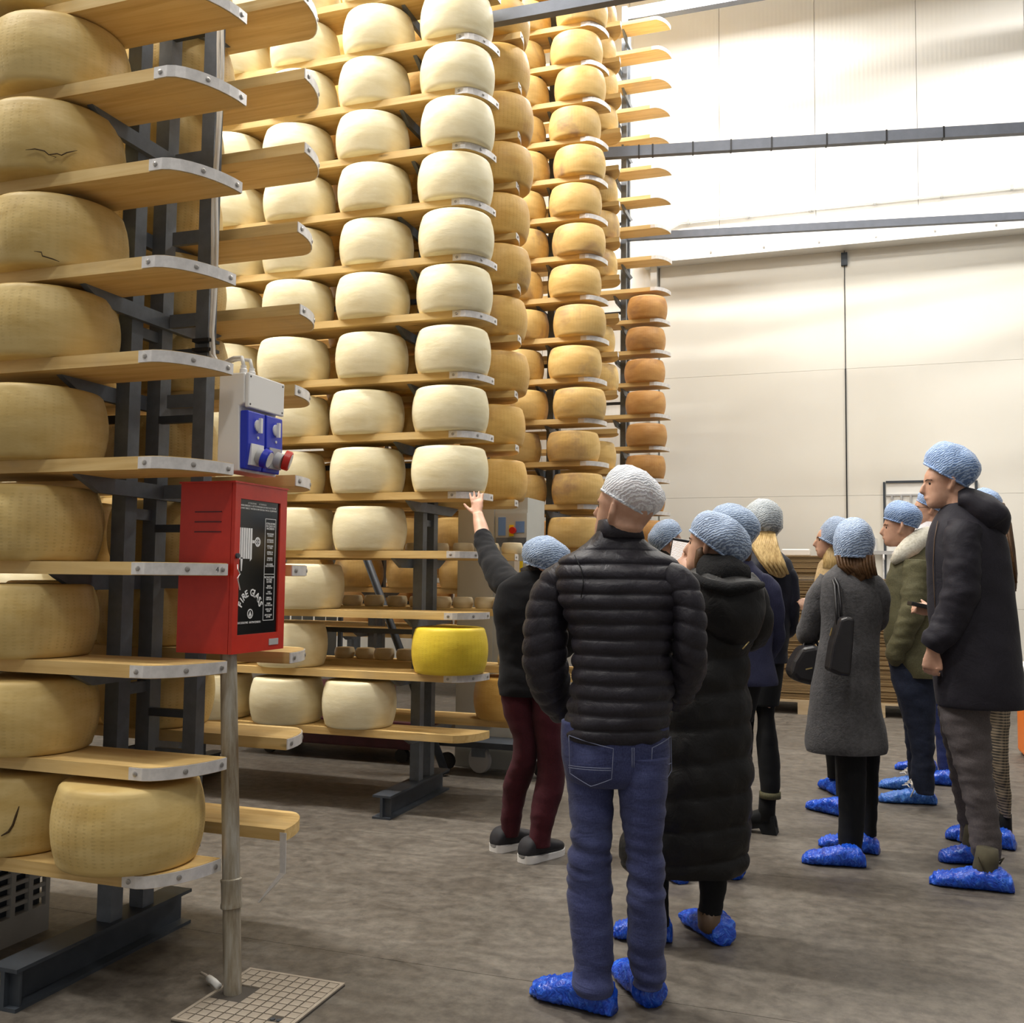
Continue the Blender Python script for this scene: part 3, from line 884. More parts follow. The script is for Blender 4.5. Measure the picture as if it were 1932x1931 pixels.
pad = MB().prism([(-sx / 2 + 0.0025, -sy / 2 + 0.0025), (sx / 2 - 0.0025, -sy / 2 + 0.0025), (sx / 2 - 0.0025, sy / 2 - 0.0025), (-sx / 2 + 0.0025, sy / 2 - 0.0025)], 0.006, 0.0105).mesh('raised_square', 'cast_iron')
for i in range(nx):
    for j in range(ny):
        xx, yy = mx0 + 0.012 + sx * (i + 0.5), my0 + 0.012 + sy * (j + 0.5)
        if abs(xx + 1.912) < 0.055 and abs(yy - 2.80) < 0.05:
            continue
        if i == 7 and j == 2:
            for s in (-1, 1):
                MB().cyl((xx + s * 0.011, yy, 0.006), (xx + s * 0.011, yy, 0.009), 0.008, 8).build('lift_slot', 'steel_dark', cv, loc=-vb)
            continue
        link('raised_square', pad, cv, Vector((xx, yy, 0)) - vb)
t = thing('cable_stub', 'short pale cable end lying beside the pipe foot', 'cable', (-1.985, 2.80, 0))
MB().tube([(-1.955, 2.795, 0.020), (-1.985, 2.81, 0.026), (-2.03, 2.845, 0.018)], 0.011, 8).build('sheath', 'pipe_wrap', t, True, loc=-Vector(t.location))
MB().tube([(-2.03, 2.845, 0.018), (-2.06, 2.87, 0.014), (-2.09, 2.885, 0.012)], 0.005, 6).build('core', 'cast_iron', t, True, loc=-Vector(t.location))

# ------------------------------------------------------------------ socket box with cables
sb = thing('socket_box', 'white and blue industrial power socket box on the rack post', 'socket box', (-2.07, 2.86, 1.70))
sbv = Vector(sb.location)
bx = [(-2.085, 2.862), (-1.985, 2.862)]
prof = [(-2.068, 1.705), (-1.978, 1.705), (-1.985, 1.93), (-1.965, 1.94), (-1.968, 2.045), (-2.068, 2.045)]
o = MB().prism(prof, 2.855, 3.085, 1).build('body', 'plastic_white', sb, loc=-sbv)
bevel(o, 0.004)
o = MB().box((-1.966, 2.860, 1.925), (-1.952, 3.085, 2.045)).build('cover', 'plastic_white', sb, loc=-sbv)
bevel(o, 0.004)
for yy in (2.872, 3.072):
    for zz in (1.937, 2.033):
        MB().cyl((-1.952, yy, zz), (-1.9508, yy, zz), 0.0035, 8).build('screw', 'black_plastic', sb, loc=-sbv)
for s in range(2):
    y0 = 2.861 + s * 0.113
    o = MB().prism([(-1.984, 1.715), (-1.962, 1.712), (-1.950, 1.80), (-1.953, 1.915), (-1.984, 1.915)], y0, y0 + 0.105, 1).build('outlet', 'plastic_blue', sb, loc=-sbv)
    bevel(o, 0.004)
    kz, ky = 1.868, y0 + 0.06
    MB().lathe([(0.021, 0), (0.021, 0.006), (0.014, 0.008)], 16, Vector((-1.953, ky, kz)) - sbv + sbv, (1, 0, 0)).build('switch_knob', 'plastic_white', o, loc=None)
    MB().box((-1.945, ky - 0.006, kz - 0.026), (-1.935, ky + 0.006, kz + 0.026)).build('switch_grip', 'plastic_white', o)
    MB().cyl((-1.951, ky, kz - 0.042), (-1.948, ky, kz - 0.042), 0.005, 8).build('lock_pin', 'plastic_white', o)
    MB().box((-1.960, y0 + 0.018, 1.728), (-1.946, y0 + 0.092, 1.802)).build('socket_plate', 'grey_plate' if s else 'plastic_white', o)
    cc = Vector((-1.946, y0 + 0.055, 1.764))
    ax = Vector((0.9, 0.25, -0.35)).normalized()
    MB().lathe([(0.028, 0), (0.028, 0.022), (0.026, 0.026)], 18, cc, ax).build('socket_body', 'grey_plate', o, True, 40)
    if s == 0:
        MB().lathe([(0.031, 0.020), (0.034, 0.022), (0.034, 0.042), (0.031, 0.045)], 18, cc, ax).build('socket_lid', 'plastic_blue', o, True, 40)
        MB().lathe([(0.027, 0.044), (0.027, 0.0465)], 18, cc, ax).build('lid_disc', 'plastic_white', o)
    else:
        ax2 = Vector((0.85, 0.42, -0.30)).normalized()
        c2 = cc + Vector((0.004, 0.014, 0.006))
        MB().lathe([(0.031, 0.018), (0.036, 0.020), (0.036, 0.040), (0.033, 0.043)], 18, c2, ax2).build('socket_lid', 'plastic_red', o, True, 40)
        MB().lathe([(0.027, 0.042), (0.027, 0.0445)], 18, c2, ax2).build('lid_disc', 'plastic_white', o)
for g_ in (2.875, 2.925):
    MB().lathe([(0.013, 0), (0.013, 0.014), (0.010, 0.018), (0.010, 0.028)], 12, (-1.985, g_, 2.045), (0, 0, 1)).build('cable_gland', 'plastic_white', sb, loc=-sbv)
cp = Vector((-2.262, 3.04, 0))
for i in range(2):
    t = thing('power_cable', ('white' if i == 0 else 'second, inner white') + ' cable strapped to the rack post, feeding the socket box', 'cable', (-2.245, 3.035, 3.9), 0, 'cables of the socket box')
    o_ = 0.013 * i
    pts = [(-2.244 + o_, 3.034, 3.95 - 0.1 * j) for j in range(18)]
    pts = [(x_ + 0.006 * math.sin(j * 0.9 + i), y_, z_) for j, (x_, y_, z_) in enumerate(pts)]
    g_ = (2.875, 2.925)[i]
    pts += [(-2.235 + o_, 3.03, 2.16), (-2.17, 2.99, 2.11), (-2.06, (g_ + 2.97) / 2, 2.115), (-2.0, g_ + 0.01, 2.105), (-1.985, g_, 2.073)]
    MB().tube(pts, 0.0065, 8).build('sheath', 'pipe_wrap', t, True, loc=-Vector(t.location))
    MB().obox((-2.27, 3.045, 2.215 - 0.035 * i), (0.036, 0, 0), (0, 0.034, 0), (0, 0, 0.006)).build('cable_tie', 'black_plastic', t, loc=-Vector(t.location))
# loose bent strap hanging from the lowest back board of the nearest rack
t = thing('loose_strap', 'bent loose metal strap hanging off the lowest board', 'strap', (W1 - 0.02, Y1 + 0.385, LV1[0] - BT))
o = MB().add([(W1 - 0.015, Y1 + 0.381, LV1[0] - 0.01), (W1 + 0.012, Y1 + 0.381, LV1[0] - 0.01), (W1 + 0.020, Y1 + 0.37, LV1[0] - 0.15), (W1 - 0.004, Y1 + 0.37, LV1[0] - 0.15), (W1 + 0.0, Y1 + 0.385, LV1[0] - 0.155), (W1 - 0.06, Y1 + 0.325, LV1[0] - 0.25), (W1 - 0.065, Y1 + 0.33, LV1[0] - 0.248)],
             [(0, 1, 2, 3), (3, 2, 5, 6)]).build('strap', 'aluminium', t, loc=-Vector(t.location))
sm = o.modifiers.new('solid', 'SOLIDIFY'); sm.thickness = 0.003

# ------------------------------------------------------------------ crate under the nearest rack
ct = thing('plastic_crate', 'grey perforated plastic crate under the nearest rack', 'crate', (-3.2, 2.9, 0))
cv_ = Vector(ct.location)
m = MB()
x1c, y0c, y1c = -2.90, 2.62, 3.05
m.box((-3.45, y0c, 0.0), (x1c, y1c, 0.10)); m.box((-3.45, y0c, 0.28), (x1c, y1c, 0.34))
for i in range(6):
    yy = y0c + i * (y1c - y0c - 0.02) / 5
    m.box((x1c - 0.02, yy, 0.10), (x1c, yy + 0.02, 0.28))
for i in range(6):
    xx = -3.45 + i * (0.55 - 0.02) / 5
    m.box((xx, y0c, 0.10), (xx + 0.02, y0c + 0.02, 0.28))
for i in range(4):
    zz = 0.13 + i * 0.038
    m.box((x1c - 0.016, y0c, zz), (x1c - 0.004, y1c, zz + 0.014)); m.box((-3.45, y0c + 0.004, zz), (x1c, y0c + 0.016, zz + 0.014))
m.build('lattice', 'crate_plastic', ct, loc=-cv_)
MB().box((-3.43, y0c + 0.03, 0.10), (x1c - 0.03, y1c - 0.02, 0.275)).build('liner', 'steel_dark', ct, loc=-cv_)

# ------------------------------------------------------------------ things seen behind and under the second rack
t = thing('control_cabinet', 'light grey electrical control cabinet with yellow and red switch behind the second rack', 'cabinet', (-2.45, 6.7, 0))
tv = Vector(t.location)
MB().box((-2.70, 6.60, 0.0), (-2.172, 7.0, 1.91)).build('body', 'cabinet_grey', t, loc=-tv)
MB().box((-2.405, 6.585, 1.30), (-2.172, 6.599, 1.80)).build('door', 'cabinet_grey', t, loc=-tv)
MB().box((-2.68, 6.588, 0.30), (-2.42, 6.599, 1.88)).build('door', 'cabinet_grey', t, loc=-tv)
MB().box((-2.385, 6.580, 1.64), (-2.33, 6.584, 1.77)).build('label_plate', 'label_blue', t, loc=-tv)
MB().box((-2.255, 6.580, 1.66), (-2.19, 6.584, 1.74)).build('label_plate', 'label_blue', t, loc=-tv)
MB().box((-2.30, 6.575, 1.635), (-2.268, 6.584, 1.715)).build('switch_plate', 'switch_yellow', t, loc=-tv)
MB().cyl((-2.268, 6.575, 1.675), (-2.268, 6.545, 1.675), 0.024, 12).build('switch_knob', 'plastic_red', t, loc=-tv)
MB().box((-2.40, 6.578, 1.56), (-2.175, 6.584, 1.625)).build('vent', 'steel_paint', t, loc=-tv)
MB().box((-2.26, 6.578, 1.38), (-2.20, 6.584, 1.46)).build('label_plate', 'print_white', t, loc=-tv)
MB().box((-2.22, 6.576, 1.36), (-2.198, 6.584, 1.46)).build('label_plate', 'switch_yellow', t, loc=-tv)
t = thing('pallet_truck', 'low dark red machine on wheels behind the second rack', 'machine', (-3.5, 6.85, 0))
tv = Vector(t.location)
o = MB().box((-4.4, 6.5, 0.10), (-2.95, 7.05, 0.30)).build('chassis', 'machine_red', t, loc=-tv)
bevel(o, 0.02)
o = MB().box((-4.2, 6.62, 0.30), (-3.35, 7.0, 0.52)).build('cover', 'machine_red', t, loc=-tv)
bevel(o, 0.03)
for xx in (-4.2, -3.1):
    MB().cyl((xx, 6.55, 0.05), (xx, 6.60, 0.05), 0.05, 14).build('wheel', 'rubber', t, loc=-tv)
    MB().cyl((xx, 6.95, 0.05), (xx, 7.0, 0.05), 0.05, 14).build('wheel', 'rubber', t, loc=-tv)
t = thing('trolley', 'dark trolley on a large caster beyond the red trousers', 'trolley', (-2.42, 6.4, 0))
tv = Vector(t.location)
MB().lathe([(0.03, -0.018), (0.085, -0.018), (0.09, -0.01), (0.09, 0.01), (0.085, 0.018), (0.03, 0.018)], 24, (-2.44, 6.42, 0.09), (0.25, 1, 0)).build('caster_wheel', 'grey_plate', t, loc=-tv)
MB().obox((-2.44, 6.42, 0.15), (0.05, 0, 0), (0, 0.035, 0), (0, 0, 0.035)).build('caster_fork', 'steel_paint', t, loc=-tv)
MB().box((-2.75, 6.30, 0.19), (-1.95, 6.56, 0.23)).build('deck', 'steel_dark', t, loc=-tv)
MB().cyl((-2.0, 6.43, 0.06), (-2.0, 6.47, 0.06), 0.06, 16).build('caster_wheel', 'rubber', t, loc=-tv)
MB().cyl((-2.7, 6.43, 0.06), (-2.7, 6.47, 0.06), 0.06, 16).build('caster_wheel', 'rubber', t, loc=-tv)
t = thing('strip_curtain', 'grey plastic strip curtain hanging far behind the second rack', 'curtain', (-5.4, 9.1, 0))
tv = Vector(t.location)
for i in range(5):
    MB().box((-5.75 + i * 0.14, 9.1 + 0.01 * (i % 2), 0.35), (-5.625 + i * 0.14, 9.104 + 0.01 * (i % 2), 2.2)).build('strip', 'strip_pvc', t, loc=-tv)
MB().box((-5.8, 9.06, 2.2), (-5.0, 9.14, 2.28)).build('rail', 'steel_dark', t, loc=-tv)
for xx in (-5.78, -5.02):
    MB().box((xx - 0.02, 9.08, 0), (xx + 0.02, 9.12, 2.2)).build('stand', 'steel_dark', t, loc=-tv)
t = thing('leaning_pole', 'dark steel pole leaning behind the second rack', 'pole', (-2.75, 6.2, 0))
MB().loft([((-2.62, 6.25, 0.012), 0.028, 0.028), ((-3.31, 6.25, 1.60), 0.028, 0.028)], 10).build('pole', 'steel_dark', t, True, loc=-Vector(t.location))

# pallets with flattened cardboard
def cardboard(x0, x1, y0, y1, blocks, label, group='pallets of cardboard'):
    t = thing('cardboard_pallet', label, 'pallet', (x0, y0, 0), 0, group)
    tv = Vector(t.location)
    n = 3
    for i in range(n):
        xx = x0 + i * (x1 - x0 - 0.12) / (n - 1)
        for yy in (y0, (y0 + y1) / 2 - 0.05, y1 - 0.1):
            MB().box((xx, yy, 0.022), (xx + 0.12, yy + 0.1, 0.10)).build('block', 'pallet_wood', t, loc=-tv)
        MB().box((xx, y0, 0.0), (xx + 0.12, y1, 0.022)).build('skid', 'pallet_wood', t, loc=-tv)
        MB().box((xx, y0, 0.10), (xx + 0.12, y1, 0.12)).build('stringer', 'pallet_wood', t, loc=-tv)
    for j in range(5):
        yy = y0 + j * (y1 - y0 - 0.11) / 4
        MB().box((x0, yy, 0.12), (x1, yy + 0.11, 0.142)).build('deck_board', 'pallet_wood', t, loc=-tv)
    z = 0.142
    for (bx0_, bx1_, zt) in blocks:
        m = MB()
        while z < zt:
            hgt = random.uniform(0.011, 0.016)
            j = random.uniform(-0.008, 0.008)
            m.box((bx0_ + j, y0 + 0.02 + random.uniform(-0.012, 0.012), z), (bx1_ + j, y1 - 0.02, z + hgt - 0.003))
            z += hgt
        o = m.build('cardboard_sheets', 'cardboard', t, loc=-tv)
        o['kind'] = 'stuff'
    return t
cardboard(-0.99, 0.02, 10.38, 11.3, [(-0.95, 0.0, 0.62), (-0.98, -0.01, 1.10), (-0.95, -0.02, 1.585)], 'pallet stacked high with flattened brown cardboard, a white box on top')
cardboard(0.16, 1.0, 10.46, 11.3, [(0.18, 0.95, 0.46), (0.17, 0.93, 1.36)], 'lower pallet of flattened cardboard behind the green parka')
o = MB().box((-0.70, 10.5, 1.592), (-0.42, 10.75, 1.66)).build('white_box', 'plastic_white')
tag(bevel(o, 0.01), 'white paper box lying on top of the tall cardboard stack', 'box')
t = thing('wash_basin', 'white wall basin with tap beneath the hatch', 'basin', at(1668, 1090, WALL - 0.25))
tv = Vector(t.location)
MB().box((tv.x - 0.22, WALL - 0.40, tv.z - 0.12), (tv.x + 0.22, WALL - 0.031, tv.z - 0.03)).build('bowl', 'plastic_white', t, loc=-tv)
MB().tube([(tv.x, WALL - 0.06, tv.z - 0.03), (tv.x, WALL - 0.06, tv.z + 0.22), (tv.x, WALL - 0.16, tv.z + 0.25), (tv.x, WALL - 0.20, tv.z + 0.20)], 0.012, 8).build('tap', 'aluminium', t, True, loc=-tv)
MB().box((tv.x - 0.2, WALL - 0.12, tv.z + 0.26), (tv.x + 0.15, WALL - 0.031, tv.z + 0.30)).build('shelf', 'grey_plate', t, loc=-tv)
MB().cyl((tv.x - 0.1, WALL - 0.08, tv.z + 0.30), (tv.x - 0.1, WALL - 0.08, tv.z + 0.44), 0.035, 12).build('soap_bottle', 'plastic_white', t, loc=-tv)
MB().cyl((tv.x, WALL - 0.1, 0), (tv.x, WALL - 0.1, tv.z - 0.12), 0.025, 10).build('drain_pipe', 'plastic_white', t, loc=-tv)
oc = at(1925, 1300, 8.6)
t = thing('orange_bin', 'orange and white plastic bin at the right edge behind dark coat', 'bin', (oc.x + 0.28, 8.6, 0))
tv = Vector(t.location)
bevel(MB().box((oc.x, 8.4, 0.02), (oc.x + 0.56, 8.8, 0.63)).build('tub', 'orange_plastic', t, loc=-tv), 0.02)
bevel(MB().box((oc.x - 0.02, 8.38, 0.63), (oc.x + 0.58, 8.82, 0.72)).build('lid', 'plastic_white', t, loc=-tv), 0.02)
for xx in (oc.x + 0.06, oc.x + 0.5):
    MB().box((xx - 0.03, 8.45, 0.0), (xx + 0.03, 8.75, 0.03)).build('foot', 'rubber', t, loc=-tv)
# ------------------------------------------------------------------ people: materials
def cloth(name, col, var=0.25, weave=900.0, wr=0.006, rough=0.85, sheen=0.2, wscale=14.0):
    m, nt, b = new_mat(name)
    v = coords(nt)
    f = noise_n(nt, v, 6, 5, 0.6)
    f2 = noise_n(nt, v, weave * 0.25, 2, 0.5)
    c = ramp(nt, f, [(0.3, tuple(x * (1 - var) for x in col)), (0.7, tuple(min(1, x * (1 + var)) for x in col))])
    c = mixc(nt, 0.25, c, ramp(nt, f2, [(0.35, tuple(x * 0.5 for x in col)), (0.65, tuple(min(1, x * 1.7) for x in col))]))
    L(nt, c, b.inputs['Base Color'])
    b.inputs['Roughness'].default_value = rough
    b.inputs['Sheen Weight'].default_value = sheen * 0.25
    b.inputs['Specular IOR Level'].default_value = 0.3
    h = math_n(nt, 'ADD', math_n(nt, 'MULTIPLY', noise_n(nt, v, wscale, 4, 0.55, 1.2), 1.0), math_n(nt, 'MULTIPLY', f2, 0.06))
    bump(nt, b, h, 0.5, wr)
    return m
cloth('down_black', (0.0185, 0.0165, 0.0235), 0.2, 700, 0.008, 0.48, 0.05, 20)
cloth('coat_black', (0.0067, 0.0063, 0.0067), 0.2, 700, 0.008, 0.5, 0.05, 16)
cloth('fur_black', (0.006, 0.006, 0.007), 0.4, 500, 0.012, 0.95, 0.1, 90)
cloth('knit_black', (0.0036, 0.0036, 0.0052), 0.3, 900, 0.005, 0.9, 0.15, 12)
cloth('burgundy', (0.050, 0.0055, 0.011), 0.25, 800, 0.004, 0.85, 0.1, 14)
cloth('navy', (0.0217, 0.0236, 0.0589), 0.25, 800, 0.006, 0.8, 0.1, 9)
cloth('navy_dark', (0.0070, 0.0080, 0.0175), 0.3, 800, 0.006, 0.6, 0.1, 12)
cloth('black_cloth', (0.0032, 0.0036, 0.0044), 0.3, 800, 0.004, 0.8, 0.1, 14)
cloth('grey_wool', (0.068, 0.066, 0.069), 0.35, 260, 0.008, 0.95, 0.3, 60)
cloth('olive', (0.0975, 0.0900, 0.0465), 0.2, 700, 0.008, 0.75, 0.1, 12)
cloth('fleece', (0.72, 0.68, 0.56), 0.1, 300, 0.006, 0.95, 0.3, 70)
cloth('coat_ink', (0.0125, 0.011, 0.0175), 0.25, 800, 0.008, 0.7, 0.1, 9)
cloth('grey_trouser', (0.0863, 0.0735, 0.0750), 0.2, 800, 0.005, 0.85, 0.1, 14)
cloth('beige', (0.50, 0.36, 0.19), 0.15, 500, 0.006, 0.9, 0.2, 20)
cloth('shirt_white', (0.7, 0.68, 0.72), 0.06, 800, 0.003, 0.8, 0.1, 14)
cloth('denim_dark', (0.0132, 0.0180, 0.0372), 0.35, 500, 0.005, 0.85, 0.1, 16)
cloth('denim_blue', (0.0210, 0.0315, 0.1120), 0.3, 500, 0.005, 0.85, 0.1, 16)
cloth('hair_brown', (0.075, 0.035, 0.012), 0.4, 300, 0.006, 0.55, 0.0, 60)
cloth('hair_dark', (0.0150, 0.0102, 0.0072), 0.4, 300, 0.006, 0.55, 0.0, 60)
def more_mats():
    m, nt, b = new_mat('denim')
    v = coords(nt)
    f = noise_n(nt, v, 4.5, 5, 0.6, 0.6)
    c = ramp(nt, f, [(0.28, (0.014, 0.019, 0.075)), (0.5, (0.030, 0.038, 0.130)), (0.74, (0.080, 0.10, 0.24))])
    f2 = noise_n(nt, coords(nt, (420, 420, 130)), 1.0, 2, 0.5)
    c = mixc(nt, 0.35, c, ramp(nt, f2, [(0.35, (0.014, 0.018, 0.065)), (0.65, (0.07, 0.085, 0.21))]))
    L(nt, c, b.inputs['Base Color'])
    b.inputs['Roughness'].default_value = 0.85
    b.inputs['Sheen Weight'].default_value = 0.1
    bump(nt, b, noise_n(nt, coords(nt, (10, 10, 26), (0, 0, 0), (0, 0.35, 0)), 1.0, 4, 0.55, 1.5), 0.55, 0.007)
    plain('denim_stitch', (0.16, 0.18, 0.28), 0.8)
    # plaid trousers
    m, nt, b = new_mat('plaid')
    v = coords(nt)
    s = nt.nodes.new('ShaderNodeSeparateXYZ')
    L(nt, v, s.inputs[0])
    a = math_n(nt, 'SINE', math_n(nt, 'MULTIPLY', s.outputs[2], 420.0))
    a2 = math_n(nt, 'SINE', math_n(nt, 'MULTIPLY', math_n(nt, 'ADD', s.outputs[0], s.outputs[1]), 300.0))
    c = mixc(nt, math_n(nt, 'GREATER_THAN', math_n(nt, 'ADD', a, math_n(nt, 'MULTIPLY', a2, 0.5)), 0.25), (0.27, 0.21, 0.14), (0.04, 0.035, 0.03))
    L(nt, c, b.inputs['Base Color'])
    b.inputs['Roughness'].default_value = 0.85
    # skin
    m, nt, b = new_mat('skin')
    v = coords(nt)
    L(nt, ramp(nt, noise_n(nt, v, 18, 4, 0.6), [(0.3, (0.50, 0.27, 0.18)), (0.7, (0.62, 0.37, 0.26))]), b.inputs['Base Color'])
    b.inputs['Roughness'].default_value = 0.5
    b.inputs['Subsurface Weight'].default_value = 0.08
    b.inputs['Subsurface Radius'].default_value = (0.02, 0.008, 0.004)
    b.inputs['Subsurface Scale'].default_value = 0.3
    # blonde hair with strands
    m, nt, b = new_mat('hair_blonde')
    f = noise_n(nt, coords(nt, (90, 90, 5)), 1.0, 4, 0.6)
    L(nt, ramp(nt, f, [(0.3, (0.36, 0.22, 0.07)), (0.65, (0.70, 0.50, 0.22))]), b.inputs['Base Color'])
    b.inputs['Roughness'].default_value = 0.45
    bump(nt, b, f, 0.6, 0.006)
    # shoe cover film
    m, nt, b = new_mat('cover_film')
    v = coords(nt, (1, 1, 1))
    f = noise_n(nt, v, 20, 3, 0.55, 3.0)
    L(nt, ramp(nt, f, [(0.35, (0.005, 0.045, 0.46)), (0.55, (0.012, 0.10, 0.68)), (0.75, (0.08, 0.25, 0.86))]), b.inputs['Base Color'])
    b.inputs['Roughness'].default_value = 0.2
    b.inputs['Specular IOR Level'].default_value = 0.6
    bump(nt, b, f, 0.8, 0.010)
    m, nt, b = new_mat('cover_film_light')
    f = noise_n(nt, coords(nt), 20, 3, 0.55, 3.0)
    L(nt, ramp(nt, f, [(0.35, (0.02, 0.12, 0.62)), (0.7, (0.12, 0.34, 0.85))]), b.inputs['Base Color'])
    b.inputs['Roughness'].default_value = 0.27
    bump(nt, b, f, 0.8, 0.010)
    # crimped hair net: pale threads over see-through film
    for nm, ca, cb, al in (('net_blue', (0.27, 0.40, 0.66), (0.50, 0.63, 0.84), 0.66), ('net_bright', (0.22, 0.38, 0.76), (0.45, 0.61, 0.90), 0.72),
                           ('net_white', (0.66, 0.73, 0.84), (0.86, 0.88, 0.92), 0.80), ('net_grey', (0.42, 0.50, 0.56), (0.66, 0.72, 0.76), 0.62)):
        m, nt, b = new_mat(nm)
        v = coords(nt, (1, 1, 1), (0, 0, 0), (0.5, 0.4, 0))
        w = nt.nodes.new('ShaderNodeTexWave')
        w.wave_type = 'BANDS'
        w.bands_direction = 'Z'
        w.inputs['Scale'].default_value = 32
        w.inputs['Distortion'].default_value = 6.5
        w.inputs['Detail'].default_value = 3
        w.inputs['Detail Scale'].default_value = 2.2
        L(nt, v, w.inputs['Vector'])
        nz = noise_n(nt, coords(nt), 26, 4, 0.6, 0.8)
        fac = math_n(nt, 'ADD', math_n(nt, 'MULTIPLY', w.outputs['Fac'], 0.62), math_n(nt, 'MULTIPLY', nz, 0.38))
        L(nt, ramp(nt, fac, [(0.22, ca), (0.72, cb)]), b.inputs['Base Color'])
        b.inputs['Roughness'].default_value = 0.6
        b.inputs['Sheen Weight'].default_value = 0.1
        L(nt, math_n(nt, 'MULTIPLY_ADD', fac, 0.55, al - 0.28, clamp=True), b.inputs['Alpha'])
        bump(nt, b, fac, 0.55, 0.006)
    plain('eye_dark', (0.02, 0.014, 0.01), 0.2)
    plain('lip', (0.42, 0.15, 0.12), 0.5)
    plain('leather_black', (0.009, 0.008, 0.010), 0.42, 0, 0.2, 20, 0.001, 200)
    plain('leather_brown', (0.11, 0.065, 0.035), 0.5, 0, 0.2, 20)
    plain('suede_olive', (0.07, 0.06, 0.035), 0.9, 0, 0.2, 30)
    plain('sole_white', (0.75, 0.73, 0.71), 0.45)
    plain('shoe_black', (0.015, 0.014, 0.018), 0.7, 0, 0.2, 60)
    plain('lace_white', (0.75, 0.7, 0.62), 0.8)
    plain('gold', (0.7, 0.55, 0.25), 0.3, 0.9)
    m, nt, b = new_mat('phone_screen')
    b.inputs['Base Color'].default_value = (0.02, 0.02, 0.02, 1)
    v = coords(nt, which='Generated')
    br = nt.nodes.new('ShaderNodeTexBrick')
    br.inputs['Scale'].default_value = 5
    br.inputs['Color1'].default_value = (0.95, 0.93, 0.9, 1)
    br.inputs['Color2'].default_value = (0.85, 0.8, 0.72, 1)
    br.inputs['Mortar'].default_value = (0.35, 0.25, 0.2, 1)
    br.inputs['Mortar Size'].default_value = 0.06
    mp = nt.nodes.new('ShaderNodeMapping')
    mp.inputs['Rotation'].default_value = (PI / 2, 0, 0)
    L(nt, v, mp.inputs['Vector'])
    L(nt, mp.outputs[0], br.inputs['Vector'])
    L(nt, br.outputs['Color'], b.inputs['Emission Color'])
    b.inputs['Emission Strength'].default_value = 1.5
more_mats()

# ------------------------------------------------------------------ people: shape tools
RT = Vector((math.cos(YAW), math.sin(YAW), 0))
FW = Vector((-math.sin(YAW), math.cos(YAW), 0))
UP = Vector((0, 0, 1))
def cat_rom(vals, t):
    n = len(vals) - 1
    i = min(int(t), n - 1)
    u = t - i
    p0, p1, p2, p3 = vals[max(i - 1, 0)], vals[i], vals[i + 1], vals[min(i + 2, n)]
    if isinstance(p1, Vector):
        return 0.5 * ((2 * p1) + (p2 - p0) * u + (2 * p0 - 5 * p1 + 4 * p2 - p3) * u * u + (3 * p1 - p0 - 3 * p2 + p3) * u ** 3)
    return 0.5 * ((2 * p1) + (p2 - p0) * u + (2 * p0 - 5 * p1 + 4 * p2 - p3) * u * u + (3 * p1 - p0 - 3 * p2 + p3) * u ** 3)
class Shell:
    "upright elliptical tube: rows (xl, xr, y, half depth, y shift) measured in the photograph, standing at distance Y"
    def __init__(s, Y, rows):
        s.c, s.hw, s.hd, s.py = [], [], [], []
        for r in rows:
            xl, xr, y, hd = r[:4]
            c = at((xl + xr) / 2, y, Y + (r[4] if len(r) > 4 else 0))
            s.c.append(c); s.hw.append((xr - xl) / 2 * m_per_px(c)); s.hd.append(hd); s.py.append(y)
        s.n = len(rows) - 1
    def ring(s, t):
        return cat_rom(s.c, t), max(0.004, cat_rom(s.hw, t)), max(0.004, cat_rom(s.hd, t))
    def tz(s, z):
        "parameter at height z"
        for i in range(s.n):
            if (s.c[i].z - z) * (s.c[i + 1].z - z) <= 0:
                d = s.c[i].z - s.c[i + 1].z
                return i + (s.c[i].z - z) / d if d else i
        return 0 if z > s.c[0].z else s.n
    def surf(s, px, py, off=0.0):
        "point on the side facing the camera that shows at px, py"
        z = None
        t = 0
        for i in range(s.n):
            if s.py[i] <= py <= s.py[i + 1]:
                t = i + (py - s.py[i]) / (s.py[i + 1] - s.py[i])
        c, hw, hd = s.ring(t)
        k = m_per_px(c)
        cx = project(c)[0]
        u = max(-0.98, min(0.98, (px - cx) * k / hw))
        w = math.sqrt(1 - u * u)
        n = (RT * u / hw - FW * w / hd).normalized()
        return c + RT * (hw * u) - FW * (hd * w) + n * off
    def add(s, mb, n=36, step=0.014, scale=1.0, disp=None, t0=0.0, t1=None):
        t1 = s.n if t1 is None else t1
        length = sum((s.c[i + 1] - s.c[i]).length for i in range(s.n)) or 1
        rows = max(6, int(length / step))
        vs, fs = [], []
        run, prev = 0.0, None
        for j in range(rows + 1):
            t = t0 + (t1 - t0) * j / rows
            c, hw, hd = s.ring(t)
            if prev is not None:
                run += (c - prev).length
            prev = c
            for k in range(n):
                a = 2 * PI * k / n
                d = RT * math.cos(a) * hw + FW * math.sin(a) * hd
                p = c + d * scale
                if disp:
                    nn = (RT * math.cos(a) / hw + FW * math.sin(a) / hd).normalized()
                    p = p + nn * disp(p, run, a, t)
                vs.append(p)
        for j in range(rows):
            for i in range(n):
                k = (i + 1) % n
                fs.append((j * n + i, j * n + k, (j + 1) * n + k, (j + 1) * n + i))
        fs.append(tuple(range(n))[::-1])
        fs.append(tuple(rows * n + i for i in range(n)))
        mb.add(vs, fs)
        return mb
def project(p):
    q = FWD.transposed() @ (Vector(p) - Vector((0, 0, EYE)))
    return 966 + FPX * q.x / -q.z, 965.5 - FPX * q.y / -q.z
